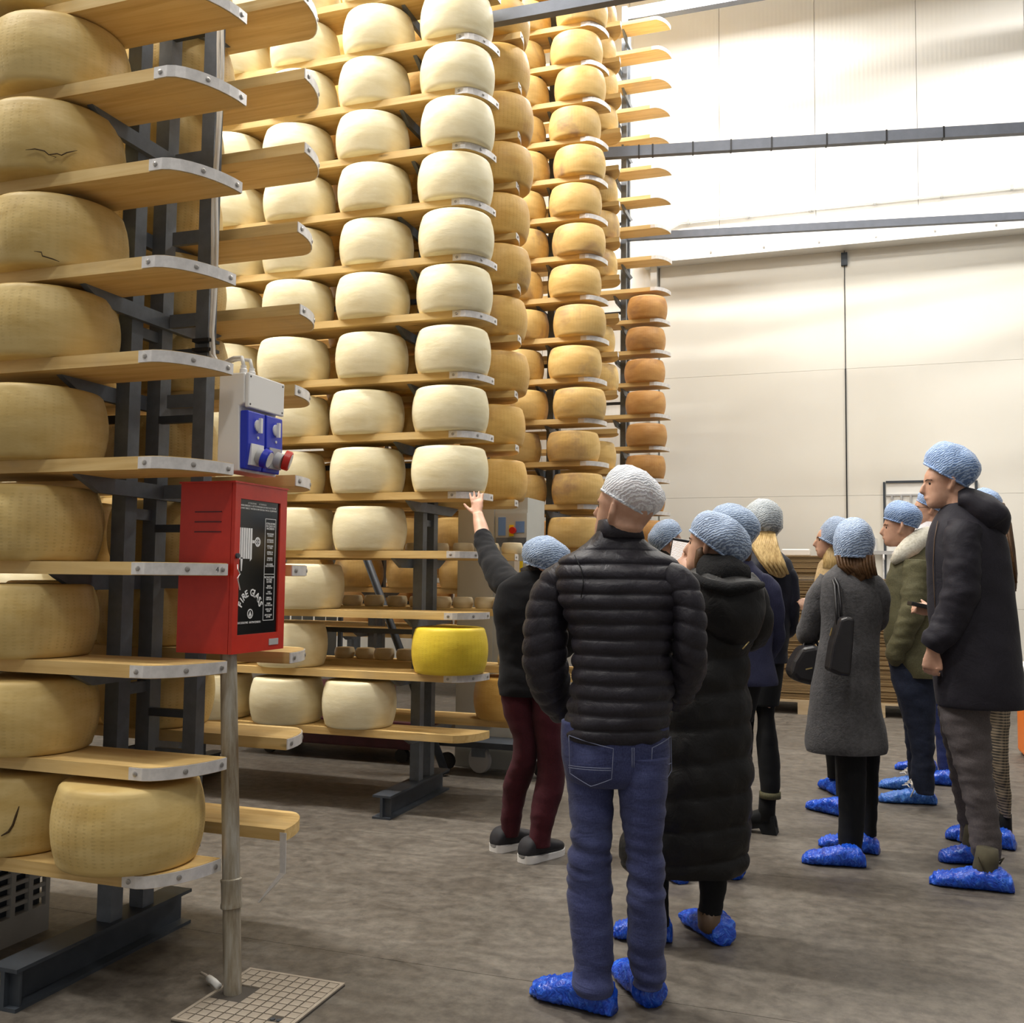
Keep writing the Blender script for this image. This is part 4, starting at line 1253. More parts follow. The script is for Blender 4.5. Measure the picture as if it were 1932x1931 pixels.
class Limb:
    "bent tube: nodes (px, py, radius in px, y shift)"
    def __init__(s, Y, nodes):
        s.c = [at(n[0], n[1], Y + (n[3] if len(n) > 3 else 0)) for n in nodes]
        s.r = [n[2] * m_per_px(c) for n, c in zip(nodes, s.c)]
    def add(s, mb, n=22, step=0.012, scale=1.0, disp=None, flat=1.0):
        N_ = len(s.c) - 1
        length = sum((s.c[i + 1] - s.c[i]).length for i in range(N_))
        rows = max(5, int(length / step))
        P = [cat_rom(s.c, N_ * j / rows) for j in range(rows + 1)]
        R_ = [max(0.003, cat_rom(s.r, N_ * j / rows)) * scale for j in range(rows + 1)]
        vs, fs = [], []
        run = 0.0
        u = None
        for j in range(rows + 1):
            T = (P[min(j + 1, rows)] - P[max(j - 1, 0)]).normalized()
            if u is None:
                r0 = FW if abs(T.dot(FW)) < 0.8 else RT
                u = (r0 - T * r0.dot(T)).normalized()
            u = (u - T * u.dot(T)).normalized()
            w = T.cross(u)
            if j:
                run += (P[j] - P[j - 1]).length
            for k in range(n):
                a = 2 * PI * k / n
                d = w * math.cos(a) + u * math.sin(a) * flat
                p = P[j] + d * R_[j]
                if disp:
                    p = p + d * disp(p, run, a, j / rows)
                vs.append(p)
        for j in range(rows):
            for i in range(n):
                k = (i + 1) % n
                fs.append((j * n + i, j * n + k, (j + 1) * n + k, (j + 1) * n + i))
        fs.append(tuple(range(n))[::-1])
        fs.append(tuple(rows * n + i for i in range(n)))
        mb.add(vs, fs)
        return mb
def denim_folds(amp, seed, zk, spread=0.16):
    "creases gathered round the knee height zk and at the hem"
    def d(p, run, a, t):
        g = math.exp(-((p.z - zk) / spread) ** 2) + 0.8 * math.exp(-((p.z - 0.10) / 0.09) ** 2)
        q = Vector((p.x * 6 + seed, p.y * 6, p.z * 34 + 4 * p.x))
        return amp * (0.25 + g) * noise.noise(q) + 0.004 * noise.noise(Vector((p.x * 5 + seed, p.y * 5, p.z * 4)))
    return d
def folds(amp=0.006, f=(7, 7, 12), seed=0.0):
    def d(p, run, a, t):
        q = Vector((p.x * f[0] + seed, p.y * f[1], p.z * f[2]))
        return amp * (noise.noise(q) + 0.5 * noise.noise(q * 2.3 + Vector((5, 1, 2))))
    return d
def baffles(pitch, amp, phase=0.0, wr=0.004, seed=0.0, slant=0.0, start=0.0):
    fo = folds(wr, (16, 16, 9), seed)
    def d(p, run, a, t):
        ramp_ = min(1.0, max(0.0, (run - start) / 0.03))
        s = (run + phase + slant * math.cos(a) + 0.004 * noise.noise(Vector((p.x * 9 + seed, p.y * 9, 0)))) / pitch
        return ramp_ * (amp * (abs(math.sin(PI * s)) ** 0.55 - 0.7)) + fo(p, run, a, t)
    return d
def frame(fwd, up):
    f = Vector(fwd).normalized()
    u = (Vector(up) - f * Vector(up).dot(f)).normalized()
    r = f.cross(u)
    return r, f, u
HEAD = [(-0.118, 0.062, 0.015, 0.018), (-0.110, 0.084, -0.002, 0.034), (-0.092, 0.091, -0.022, 0.047), (-0.070, 0.090, -0.045, 0.056), (-0.045, 0.088, -0.070, 0.062),
        (-0.020, 0.087, -0.085, 0.067), (0.0, 0.083, -0.095, 0.071), (0.020, 0.089, -0.101, 0.074), (0.042, 0.084, -0.098, 0.072), (0.064, 0.070, -0.092, 0.066),
        (0.080, 0.050, -0.078, 0.055), (0.092, 0.028, -0.052, 0.038), (0.098, 0.002, -0.016, 0.014)]
def add_head(mb, c, fwd, up=UP, k=1.0):
    r, f, u = frame(fwd, up)
    c = Vector(c) - UP * 0.010
    P = lambda x, y, z: c + (r * x + f * y + u * z) * k
    n = 28
    vs, fs = [], []
    for z, fy, by, w in HEAD:
        m_, h_ = (fy + by) / 2, (fy - by) / 2
        for i in range(n):
            a = 2 * PI * i / n
            ca, sa = math.cos(a), math.sin(a)
            vs.append(P(w * math.copysign(abs(ca) ** 0.9, ca), m_ + h_ * math.copysign(abs(sa) ** 0.9, sa), z))
    R_ = len(HEAD)
    for j in range(R_ - 1):
        for i in range(n):
            q = (i + 1) % n
            fs.append((j * n + i, j * n + q, (j + 1) * n + q, (j + 1) * n + i))
    fs.append(tuple(range(n))[::-1]); fs.append(tuple((R_ - 1) * n + i for i in range(n)))
    mb.add(vs, fs)
    mb.loft([(P(0, 0.080, 0.012), 0.006 * k, 0.010 * k), (P(0, 0.096, -0.012), 0.010 * k, 0.012 * k), (P(0, 0.106, -0.032), 0.014 * k, 0.012 * k), (P(0, 0.088, -0.042), 0.014 * k, 0.010 * k)], 12)   # nose
    mb.loft([(P(-0.022, 0.085, -0.066), 0.005 * k, 0.005 * k), (P(0, 0.094, -0.064), 0.009 * k, 0.008 * k), (P(0.022, 0.085, -0.066), 0.005 * k, 0.005 * k)], 10)   # mouth
    mb.loft([(P(-0.05, 0.066, 0.018), 0.006 * k, 0.008 * k), (P(0, 0.088, 0.016), 0.007 * k, 0.008 * k), (P(0.05, 0.066, 0.018), 0.006 * k, 0.008 * k)], 10)      # brow
    for s in (-1, 1):   # ears
        mb.loft([(P(s * 0.066, -0.004, -0.038), 0.009 * k, 0.011 * k), (P(s * 0.080, -0.010, -0.026), 0.011 * k, 0.014 * k), (P(s * 0.089, -0.018, 0.0), 0.011 * k, 0.019 * k), (P(s * 0.086, -0.018, 0.020), 0.010 * k, 0.016 * k), (P(s * 0.070, -0.008, 0.030), 0.009 * k, 0.012 * k)], 12)
    return P
def add_hand(mb, wrist, direction, back, k=1.0, curl=0.15, spread=0.10, thumb=1, thumb_out=0.9):
    "open or curled hand: direction wrist to fingertips, back = out of the back of the hand, thumb = side of the thumb"
    d = Vector(direction).normalized()
    b = (Vector(back) - d * Vector(back).dot(d)).normalized()
    s = d.cross(b) * thumb
    W_ = Vector(wrist)
    P = lambda x, y, z: W_ + (s * x + d * y + b * z) * k
    mb.loft([(P(0, -0.02, 0), 0.024 * k, 0.018 * k), (P(0, 0.012, 0), 0.027 * k, 0.017 * k), (P(0.002, 0.045, 0), 0.039 * k, 0.015 * k), (P(0, 0.082, 0), 0.041 * k, 0.013 * k), (P(0, 0.094, 0), 0.036 * k, 0.010 * k)], 14) if abs(b.dot(Vector((0, 1, 0)))) > 0.3 else mb.loft([(P(0, -0.02, 0), 0.022 * k, 0.022 * k), (P(0, 0.045, 0), 0.030 * k, 0.030 * k), (P(0, 0.09, 0), 0.030 * k, 0.030 * k)], 14)
    for i, (x, ln) in enumerate(((0.030, 0.072), (0.0105, 0.081), (-0.010, 0.075), (-0.029, 0.060))):
        sp = (x / 0.03) * spread
        ang = 0.0
        p = P(x, 0.082, 0)
        pts = [(p, 0.0092 * k, 0.0092 * k)]
        for seg, fr in enumerate((0.42, 0.32, 0.26)):
            ang += curl * (0.7 + 0.5 * seg)
            p = p + (d * math.cos(ang) + s * sp - b * math.sin(ang)) * (ln * fr * k)
            pts.append((p, (0.0088 - 0.0009 * seg) * k, (0.0088 - 0.0009 * seg) * k))
        pts.append((p + (d * math.cos(ang) - b * math.sin(ang)) * 0.005 * k, 0.004 * k, 0.004 * k))
        mb.loft(pts, 9)
    q0, q1, q2, q3 = P(0.022, 0.018, -0.004), P(0.022 + 0.026 * thumb_out, 0.045, -0.008), P(0.022 + 0.046 * thumb_out, 0.070, -0.008), P(0.022 + 0.056 * thumb_out, 0.090, -0.006)
    mb.loft([(q0, 0.014 * k, 0.014 * k), (q1, 0.012 * k, 0.012 * k), (q2, 0.010 * k, 0.010 * k), (q3, 0.008 * k, 0.008 * k), (q3 + (q3 - q2) * 0.2, 0.004 * k, 0.004 * k)], 9)
def net_dome(mb, Y, Lp, Rp, h, depth, side=-1, ruff=0.005, n=48, scale=1.0, rimf=1.0, dY=0.0):
    "puffed cap: rim from pixel Lp to Rp, bulging h pixels to one side of that line (side -1: up)"
    A, B = at(*Lp, Y), at(*Rp, Y + dY)
    mid = (A + B) / 2
    k = m_per_px(mid)
    ux = (B - A).normalized()
    w = (B - A).length / 2
    view = (mid - Vector((0, 0, EYE))).normalized()
    ax = ux.cross(view) * (1 if ux.cross(view).z * -side > 0 else -1)
    vz = ux.cross(ax).normalized()
    H = h * k
    prof = [(-0.06, 0.92 * rimf), (0.0, 0.95 * rimf), (0.06, 0.98 * (0.5 + 0.5 * rimf)), (0.16, 1.03), (0.32, 1.07), (0.48, 1.06), (0.62, 1.0), (0.75, 0.88), (0.86, 0.70), (0.94, 0.48), (0.985, 0.25), (1.0, 0.03)]
    vs, fs = [], []
    for j, (t, r) in enumerate(prof):
        for i in range(n):
            a = 2 * PI * i / n
            wob = 0.0
            if j <= 2:
                wob = ruff * math.sin(a * 15 + j) * (1 - j * 0.3)
            p = mid + ax * (H * t * scale) + ux * ((w * r * scale + wob) * math.cos(a)) + vz * ((depth * r * scale + wob) * math.sin(a))
            p += (p - mid).normalized() * (0.010 * noise.noise(p * 14) + 0.004 * noise.noise(p * 45)) * (1 if scale > 0.99 else 0.6)
            vs.append(p)
    for j in range(len(prof) - 1):
        for i in range(n):
            q = (i + 1) % n
            fs.append((j * n + i, j * n + q, (j + 1) * n + q, (j + 1) * n + i))
    fs.append(tuple((len(prof) - 1) * n + i for i in range(n)))
    mb.add(vs, fs)
    rim = [mid - ax * (H * 0.02) + ux * (w * 0.945 * rimf * math.cos(2 * PI * i / 40)) + vz * (depth * 0.945 * rimf * math.sin(2 * PI * i / 40)) for i in range(40)]
    return rim, mid, ax
FOOT = [(-0.05, 0.018, 0.030), (0.0, 0.036, 0.062), (0.10, 0.044, 0.085), (0.26, 0.045, 0.090), (0.42, 0.047, 0.082), (0.60, 0.050, 0.066), (0.78, 0.051, 0.052), (0.92, 0.043, 0.042), (1.0, 0.028, 0.032), (1.05, 0.008, 0.016)]
def add_foot(mb, heel, toe, grow=0.0, wr=0.0, hmul=1.0, z0=0.0, seed=0.0, n=32):
    heel, toe = Vector(heel), Vector(toe)
    heel.z = toe.z = 0
    d = toe - heel
    ln = d.length
    d.normalize()
    s = Vector((d.y, -d.x, 0))
    vs, fs = [], []
    M_ = 44
    for j in range(M_ + 1):
        t = (len(FOOT) - 1) * j / M_
        x, w, h = (cat_rom([q[i] for q in FOOT], t) for i in range(3))
        w, h = w + grow, h * hmul + grow
        for i in range(n):
            a = 2 * PI * i / n
            ca, sa = math.cos(a), math.sin(a)
            y = w * math.copysign(abs(ca) ** 0.8, ca)
            z = h * (0.5 + 0.5 * math.copysign(abs(sa) ** 0.75, sa))
            p = heel + d * (x * ln) + s * y + Vector((0, 0, z + z0))
            if wr:
                q = p * 30 + Vector((seed, 0, 0))
                kk = noise.noise(q) * wr * 0.7 + math.sin(x * 95 + a * 2.0 + 7 * noise.noise(p * 12)) * wr * 0.28
                p = p + (s * (y / max(w, 0.01)) + Vector((0, 0, max(0, z / max(h, 0.01) - 0.35)))) * kk
                p.z = max(p.z, 0.001)
            vs.append(p)
    for j in range(M_):
        for i in range(n):
            q = (i + 1) % n
            fs.append((j * n + i, j * n + q, (j + 1) * n + q, (j + 1) * n + i))
    fs.append(tuple(range(n))[::-1]); fs.append(tuple(M_ * n + i for i in range(n)))
    mb.add(vs, fs)
    return heel, d, s, ln
def person(label, foot, body_mb):
    t = thing('person', label, 'person', (foot[0], foot[1], 0.0))
    o = body_mb.build('body', 'skin', t, True, None, -Vector(t.location))
    r = o.modifiers.new('remesh', 'REMESH')
    r.mode = 'VOXEL'
    r.voxel_size = 0.006
    r.use_smooth_shade = True
    s = o.modifiers.new('smooth', 'SMOOTH')
    s.factor = 0.5
    s.iterations = 3
    t['base'] = [foot[0], foot[1], 0.0]
    return t
def wear(t, mb, name, mat, parent=None, label=None, sub=0, sharp=None):
    o = mb.build(name, mat, parent or t, True, sharp)
    if parent is None:
        o.location = -Vector(t.location)
    if sub:
        m = o.modifiers.new('sub', 'SUBSURF')
        m.levels = m.render_levels = sub
    if label:
        o['label'] = label
    return o
def cover(t, heel, toe, mat='cover_film', seed=0.0, grow=0.009, hmul=1.0):
    mb = MB()
    h, d, s, ln = add_foot(mb, heel, toe, grow, 0.015, hmul, 0, seed)
    o = wear(t, mb, 'shoe_cover', mat, label='crinkled blue plastic shoe cover')
    return o
def face_bits(t, P, k=1.0, glasses=False):
    for s in (-1, 1):
        mb = MB().lathe([(0.002, -0.006), (0.008, -0.004), (0.0105, 0.0), (0.008, 0.004), (0.002, 0.006)], 10, P(s * 0.031, 0.072, -0.001), (P(0, 1, 0) - P(0, 0, 0)))
        wear(t, mb, 'eye', 'eye_dark')
        wear(t, MB().loft([(P(s * 0.015, 0.0865, 0.014), 0.002, 0.003), (P(s * 0.034, 0.081, 0.018), 0.002, 0.003), (P(s * 0.052, 0.066, 0.013), 0.0015, 0.002)], 6), 'eyebrow', 'hair_dark')
    if glasses:
        g = MB()
        for s in (-1, 1):
            g.tube([P(s * 0.033 + 0.022 * math.cos(a), 0.100, -0.004 + 0.017 * math.sin(a)) for a in [2 * PI * i / 14 for i in range(15)]], 0.002, 5)
            g.tube([P(s * 0.056, 0.100, 0.004), P(s * 0.072, 0.07, 0.004), P(s * 0.080, -0.01, 0.004)], 0.002, 5)
        g.tube([P(-0.011, 0.100, 0.0), P(0.011, 0.100, 0.0)], 0.002, 5)
        wear(t, g, 'glasses', 'eye_dark')
def hairnet(t, Y, Lp, Rp, h, depth, mat, hair='hair_dark', side=-1, under=0.93, ruff=0.005, dY=0.0, rimf=1.0):
    if hair:
        mb = MB()
        net_dome(mb, Y, Lp, Rp, h, depth, side, 0.0, 32, under, rimf, dY)
        wear(t, mb, 'hair', hair)
    mb = MB()
    rim, mid, ax = net_dome(mb, Y, Lp, Rp, h, depth, side, ruff, 48, 1.0, rimf, dY)
    o = wear(t, mb, 'hair_net', mat, label='puffed disposable hair net')
    wear(t, MB().tube(rim + rim[:1], 0.004, 6), 'elastic_band', mat, o)
    return o
# ------------------------------------------------------------------ the visitors
def body_of(torso, legs, arms, neck_to, sh=0.78):
    mb = MB()
    if torso:
        torso.add(mb, 20, 0.04, sh)
        mb.loft([(torso.c[0] + Vector((0, 0, -0.10)), 0.05, 0.05), (torso.c[0].lerp(neck_to, 0.5), 0.050, 0.052), (neck_to, 0.050, 0.055)], 16)
    for l_ in legs:
        l_.add(mb, 14, 0.04, sh)
    for a in arms:
        a.add(mb, 14, 0.03, sh)
    return mb
def join_leg(shell_hip, px, py, Y):
    return at(px, py, Y)

# ---- 1 man in the black quilted jacket, seen from behind
Y = 3.14
jk = Shell(Y, [(1136, 1202, 990, 0.058), (1120, 1211, 1011, 0.066), (1104, 1226, 1026, 0.075), (1078, 1252, 1043, 0.085), (1056, 1280, 1060, 0.100), (1050, 1299, 1085, 0.118), (1054, 1299, 1120, 0.130),
               (1064, 1286, 1155, 0.135), (1076, 1277, 1195, 0.130), (1080, 1269, 1240, 0.125), (1079, 1272, 1290, 0.128), (1073, 1265, 1340, 0.132), (1062, 1259, 1376, 0.130), (1068, 1254, 1398, 0.120)])
sl = Limb(Y, [(1092, 1072, 26), (1064, 1090, 33), (1042, 1120, 38), (1031, 1165, 41), (1029, 1215, 42, 0.0), (1031, 1262, 42, 0.02), (1042, 1308, 36, 0.08), (1066, 1342, 27, 0.14)])
sr = Limb(Y, [(1256, 1082, 26), (1282, 1100, 29), (1296, 1128, 31), (1301, 1165, 32), (1302, 1215, 33), (1300, 1258, 33, 0.03), (1288, 1295, 29, 0.09), (1268, 1322, 25, 0.15)])
hip = Shell(Y, [(1060, 1261, 1360, 0.112), (1059, 1263, 1400, 0.118), (1060, 1263, 1435, 0.118), (1066, 1259, 1462, 0.108), (1080, 1246, 1480, 0.08)])
l1 = Shell(Y, [(1064, 1164, 1425, 0.095), (1067, 1160, 1470, 0.093, 0), (1074, 1157, 1530, 0.084, 0), (1079, 1154, 1590, 0.078), (1072, 1154, 1635, 0.076, 0.0), (1070, 1155, 1672, 0.074), (1075, 1156, 1740, 0.068, -0.02), (1081, 1156, 1800, 0.066, -0.03), (1079, 1156, 1842, 0.066, -0.04), (1084, 1155, 1872, 0.064, -0.05)])
l2 = Shell(Y, [(1160, 1262, 1425, 0.095), (1166, 1259, 1470, 0.093), (1170, 1255, 1530, 0.084), (1178, 1252, 1590, 0.078), (1183, 1253, 1640, 0.074), (1184, 1255, 1690, 0.072), (1184, 1256, 1745, 0.070, 0.02), (1184, 1255, 1800, 0.066, 0.03), (1191, 1255, 1835, 0.064, 0.04), (1197, 1251, 1858, 0.062, 0.04)])
hc = at(1178, 957, Y)
mb = body_of(jk, [l1, l2], [sl, sr], hc + Vector((0, 0, -0.05)), 0.8)
P = add_head(mb, hc, FW * 0.62 - RT * 0.72 + UP * 0.22, UP - FW * 0.1, 1.03)
mb.loft([(jk.c[0] + Vector((0, 0, -0.03)), 0.058, 0.055), (hc - FW * 0.02 + Vector((0, 0, -0.06)), 0.062, 0.06), (hc - FW * 0.01, 0.06, 0.06)], 16)
f1, f2 = on_floor(1152, 1914), on_floor(1228, 1900)
t1 = on_floor(1012, 1876)
add_foot(mb, f1, t1, -0.004); add_foot(mb, f2, f2 + FW * 0.25 - RT * 0.05, -0.004)
t = person('man from behind in black quilted jacket and blue jeans, pale hair net', ((f1 + f2) / 2), mb)
m = MB()
jk.add(m, 64, 0.0042, 1.0, baffles(0.0475, 0.0125, 0.01, 0.008, 3.0, 0.0, 0.075))
o = wear(t, m, 'jacket', 'down_black')
m = MB()
sl.add(m, 36, 0.0048, 1.0, baffles(0.056, 0.008, 0.02, 0.006, 7.0, 0.016, 0.05)); wear(t, m, 'sleeve', 'down_black', o)
m = MB()
sr.add(m, 36, 0.0048, 1.0, baffles(0.056, 0.008, 0.03, 0.006, 9.0, -0.016, 0.05)); wear(t, m, 'sleeve', 'down_black', o)
m = MB()
cc = jk.c[0]
m.loft([(cc + Vector((0, 0, -0.045)), 0.082, 0.080), (cc + Vector((0, 0, -0.015)), 0.074, 0.072), (cc + Vector((0, 0, 0.012)), 0.070, 0.068), (cc + Vector((0, 0, 0.016)), 0.060, 0.058)], 28)
wear(t, m, 'collar', 'down_black', o)
m = MB()
jk.surf(1080, 1100)
m.tube([jk.surf(x, y, 0.006) for x, y in ((1084, 1050), (1094, 1075), (1098, 1100), (1094, 1128))], 0.0016, 5)
wear(t, m, 'seam', 'fur_black', o)
m = MB()
je = denim_folds(0.011, 2.0, 0.47)
hip.add(m, 48, 0.01, 1.0, folds(0.004, (8, 8, 10), 1.0)); l1.add(m, 36, 0.008, 1.0, je); l2.add(m, 36, 0.008, 1.0, denim_folds(0.011, 4.0, 0.47))
jn = wear(t, m, 'jeans', 'denim')
def pocket(sh, pts, mat, name, parent, off=0.010, w=0.0014, mid=None):
    m = MB()
    loop = []
    for i in range(len(pts)):
        a, b = pts[i], pts[(i + 1) % len(pts)]
        for q in range(6):
            loop.append(sh.surf(a[0] + (b[0] - a[0]) * q / 6, a[1] + (b[1] - a[1]) * q / 6, off))
    m.tube(loop + loop[:1], w, 5)
    if mid:
        for a, b in mid:
            m.tube([sh.surf(a[0] + (b[0] - a[0]) * q / 6, a[1] + (b[1] - a[1]) * q / 6, off) for q in range(7)], w, 5)
    c0 = sum(loop, Vector()) / len(loop)
    return wear(t, m, name, mat, parent)
seat = Shell(Y, [(1060, 1261, 1360, 0.112), (1059, 1263, 1400, 0.120), (1060, 1263, 1435, 0.120), (1064, 1261, 1475, 0.112), (1068, 1259, 1500, 0.10)])
pocket(seat, [(1075, 1384), (1150, 1400), (1147, 1455), (1112, 1471), (1077, 1452)], 'denim_stitch', 'back_pocket', jn, 0.010, 0.0014, [((1075, 1438), (1146, 1436)), ((1075, 1442), (1146, 1440))])
pocket(seat, [(1219, 1400), (1256, 1386), (1258, 1448), (1238, 1470), (1216, 1455)], 'denim_stitch', 'back_pocket', jn, 0.010, 0.0014, [((1219, 1440), (1258, 1434))])
m = MB(); m.tube([seat.surf(1186, y, 0.010) for y in range(1398, 1436, 6)], 0.0013, 5); m.tube([seat.surf(1182.5, y, 0.010) for y in range(1398, 1436, 6)], 0.0013, 5); wear(t, m, 'seam', 'denim_stitch', jn)
hairnet(t, Y, (1135, 922), (1229, 978), 71, 0.115, 'net_white', None, -1, 0.93, 0.007)
cover(t, f1, t1, 'cover_film', 1.0, 0.011, 1.06); cover(t, f2, f2 + FW * 0.26 - RT * 0.05, 'cover_film', 2.0, 0.011, 1.1)
face_bits(t, P, 1.03)

# ---- 2 woman in black top and burgundy trousers, left arm raised to the board
Y = 4.64
tp = Shell(Y, [(1000, 1040, 1072, 0.05), (978, 1058, 1082, 0.065), (955, 1074, 1095, 0.08), (938, 1082, 1112, 0.095), (931, 1080, 1145, 0.11), (936, 1070, 1190, 0.11), (942, 1062, 1235, 0.105), (941, 1061, 1268, 0.11), (940, 1064, 1295, 0.118), (944, 1066, 1312, 0.115)])
ar = Limb(Y, [(985, 1118, 30, 0.0), (955, 1100, 29, 0.06), (932, 1068, 25, 0.18), (919, 1040, 20, 0.27), (910, 1010, 17, 0.34)])
fa = Limb(Y, [(912, 1016, 15, 0.33), (907, 995, 13.5, 0.37), (903, 978, 11.0, 0.40), (902, 970, 10, 0.41)])
al = Limb(Y, [(1066, 1108, 24), (1078, 1150, 22), (1080, 1200, 20, 0.02), (1062, 1225, 18, 0.14), (1040, 1215, 14, 0.22)])
g1 = Shell(Y, [(945, 1012, 1308, 0.10), (952, 1012, 1352, 0.098), (968, 1014, 1398, 0.085), (963, 1013, 1440, 0.075), (952, 1003, 1470, 0.066, 0.02), (947, 991, 1506, 0.062, 0.04), (945, 985, 1545, 0.054, 0.05), (947, 979, 1577, 0.048, 0.06)])
g2 = Shell(Y, [(1000, 1064, 1308, 0.10), (1003, 1062, 1352, 0.098), (1010, 1064, 1400, 0.088), (1013, 1065, 1450, 0.078), (1008, 1064, 1490, 0.07, -0.02), (1002, 1051, 1530, 0.064, -0.04), (1000, 1043, 1562, 0.056, -0.05), (997, 1037, 1597, 0.05, -0.06)])
hc = at(1030, 1052, Y)
mb = body_of(tp, [g1, g2], [ar, fa, al], hc + Vector((0, 0, -0.05)), 0.85)
fa.add(mb, 16, 0.02, 1.0)
P = add_head(mb, hc, FW * 0.7 - RT * 0.5 + UP * 0.25, UP, 0.95)
wr = at(902, 972, Y + 0.41)
tip = at(899, 932, Y + 0.452)
add_hand(mb, wr, (tip - wr), -FW - RT * 0.1, 0.92, 0.03, 0.16, -1, 1.05)
h1, h2 = on_floor(934, 1608), on_floor(988, 1629)
o1, o2 = on_floor(996, 1592), on_floor(1060, 1608)
add_foot(mb, h1, h1 + (o1 - h1).normalized() * 0.20, -0.022); add_foot(mb, h2, h2 + (o2 - h2).normalized() * 0.20, -0.022)
t = person('woman in black top and burgundy trousers reaching up to a shelf', (h1 + h2) / 2, mb)
m = MB(); tp.add(m, 44, 0.012, 1.0, folds(0.009, (6, 6, 11), 1)); sw = wear(t, m, 'sweater', 'knit_black')
m = MB(); ar.add(m, 28, 0.009, 1.0, folds(0.008, (14, 14, 20), 2)); wear(t, m, 'sleeve', 'knit_black', sw)
m = MB(); al.add(m, 26, 0.012, 1.0, folds(0.006, (12, 12, 16), 3)); wear(t, m, 'sleeve', 'knit_black', sw)
m = MB(); g1.add(m, 30, 0.012, 1.0, folds(0.006, (9, 9, 16), 5)); g2.add(m, 30, 0.012, 1.0, folds(0.006, (9, 9, 16), 6)); wear(t, m, 'trousers', 'burgundy')
hairnet(t, Y, (985, 1058), (1064, 1084), 62, 0.115, 'net_blue', 'hair_dark', -1, 0.94, 0.005, 0.0, 0.9)
m = MB(); m.loft([(at(1008, 1066, Y), 0.075, 0.06), (at(1012, 1080, Y), 0.08, 0.06), (at(1016, 1092, Y), 0.05, 0.05)], 16); wear(t, m, 'hair', 'hair_dark')
def sneaker(t, heel, toe, mat='shoe_black', sole='sole_white', lace=False):
    d_ = (toe - heel).normalized() * 0.255
    m = MB(); add_foot(m, heel, heel + d_, 0.004, 0.0, 1.02, 0.022)
    s_ = wear(t, m, 'shoe', mat)
    m = MB()
    h, d, s, ln = heel.copy(), d_.normalized(), None, d_.length
    h.z = 0
    s = Vector((d.y, -d.x, 0))
    out = []
    for j in range(21):
        tt = (len(FOOT) - 1) * j / 20
        x, w = cat_rom([q[0] for q in FOOT], tt), cat_rom([q[1] for q in FOOT], tt)
        out.append((max(x, -0.055), max(0.026, w + 0.006)))
    poly = [h + d * (x * ln) + s * w for x, w in out] + [h + d * (x * ln) - s * w for x, w in out[::-1]]
    n = len(poly)
    vs = [p + Vector((0, 0, 0.001)) for p in poly] + [p + Vector((0, 0, 0.030 + 0.008 * (1 if i < 4 or i > n - 5 else 0))) for i, p in enumerate(poly)]
    m.add(vs, [tuple(range(n))[::-1], tuple(range(n, 2 * n))] + [(i, (i + 1) % n, (i + 1) % n + n, i + n) for i in range(n)])
    wear(t, m, 'sole', sole, s_, sharp=40)
    return s_
sneaker(t, h1, o1); sneaker(t, h2, o2)

# ---- 3 woman in the long black quilted coat, holding up a phone
Y = 3.80
ct = Shell(Y, [(1318, 1392, 1066, 0.065), (1290, 1410, 1084, 0.085), (1268, 1424, 1104, 0.10), (1255, 1432, 1135, 0.12), (1252, 1430, 1180, 0.13), (1258, 1412, 1236, 0.13), (1246, 1412, 1300, 0.14), (1232, 1416, 1380, 0.145),
               (1214, 1419, 1460, 0.15), (1192, 1418, 1530, 0.15), (1174, 1414, 1585, 0.15), (1168, 1410, 1625, 0.148), (1184, 1400, 1643, 0.13)])
ca = Limb(Y, [(1305, 1108, 24), (1280, 1114, 29), (1262, 1150, 30, 0.05), (1256, 1185, 27, 0.14), (1272, 1140, 22, 0.24), (1288, 1092, 17, 0.29)])
cr = Limb(Y, [(1392, 1115, 22), (1416, 1120, 27), (1428, 1160, 29, 0.02), (1420, 1200, 28, 0.08), (1385, 1190, 24, 0.2)])
b1 = Shell(Y, [(1318, 1376, 1600, 0.06), (1318, 1372, 1650, 0.055), (1320, 1368, 1690, 0.05, 0.01), (1316, 1362, 1722, 0.045, 0.02)])
b2 = Shell(Y, [(1205, 1262, 1600, 0.06), (1208, 1262, 1660, 0.055), (1215, 1262, 1720, 0.048, -0.06), (1218, 1262, 1745, 0.045, -0.08)])
hc = at(1343, 1024, Y)
mb = body_of(ct, [b1, b2], [ca, cr], hc + Vector((0, 0, -0.05)), 0.8)
P = add_head(mb, hc, FW * 0.55 - RT * 0.83 + UP * 0.1, UP + RT * 0.15, 0.98)
ph = at(1281, 1044, Y + 0.35)
wr = at(1300, 1078, Y + 0.30)
add_hand(mb, wr, (at(1286, 1050, Y + 0.345) - wr), -RT - FW * 0.4, 0.85, 0.55, 0.05, 1, 0.7)
f1, f2 = on_floor(1366, 1784), on_floor(1264, 1776)
t1, t2 = on_floor(1300, 1737), on_floor(1160, 1766)
add_foot(mb, f1, t1, -0.008); add_foot(mb, f2, t2, -0.008)
t = person('woman in long black quilted coat with hood, photographing cheeses with a phone', (f1 + f2) / 2, mb)
m = MB(); ct.add(m, 56, 0.008, 1.0, baffles(0.125, 0.016, 0.02, 0.012, 12.0, 0.02, 0.28)); cw = wear(t, m, 'coat', 'coat_black')
m = MB(); ca.add(m, 28, 0.008, 1.0, baffles(0.11, 0.008, 0, 0.008, 2)); wear(t, m, 'sleeve', 'coat_black', cw)
m = MB(); cr.add(m, 28, 0.008, 1.0, baffles(0.11, 0.008, 0, 0.008, 4)); wear(t, m, 'sleeve', 'coat_black', cw)
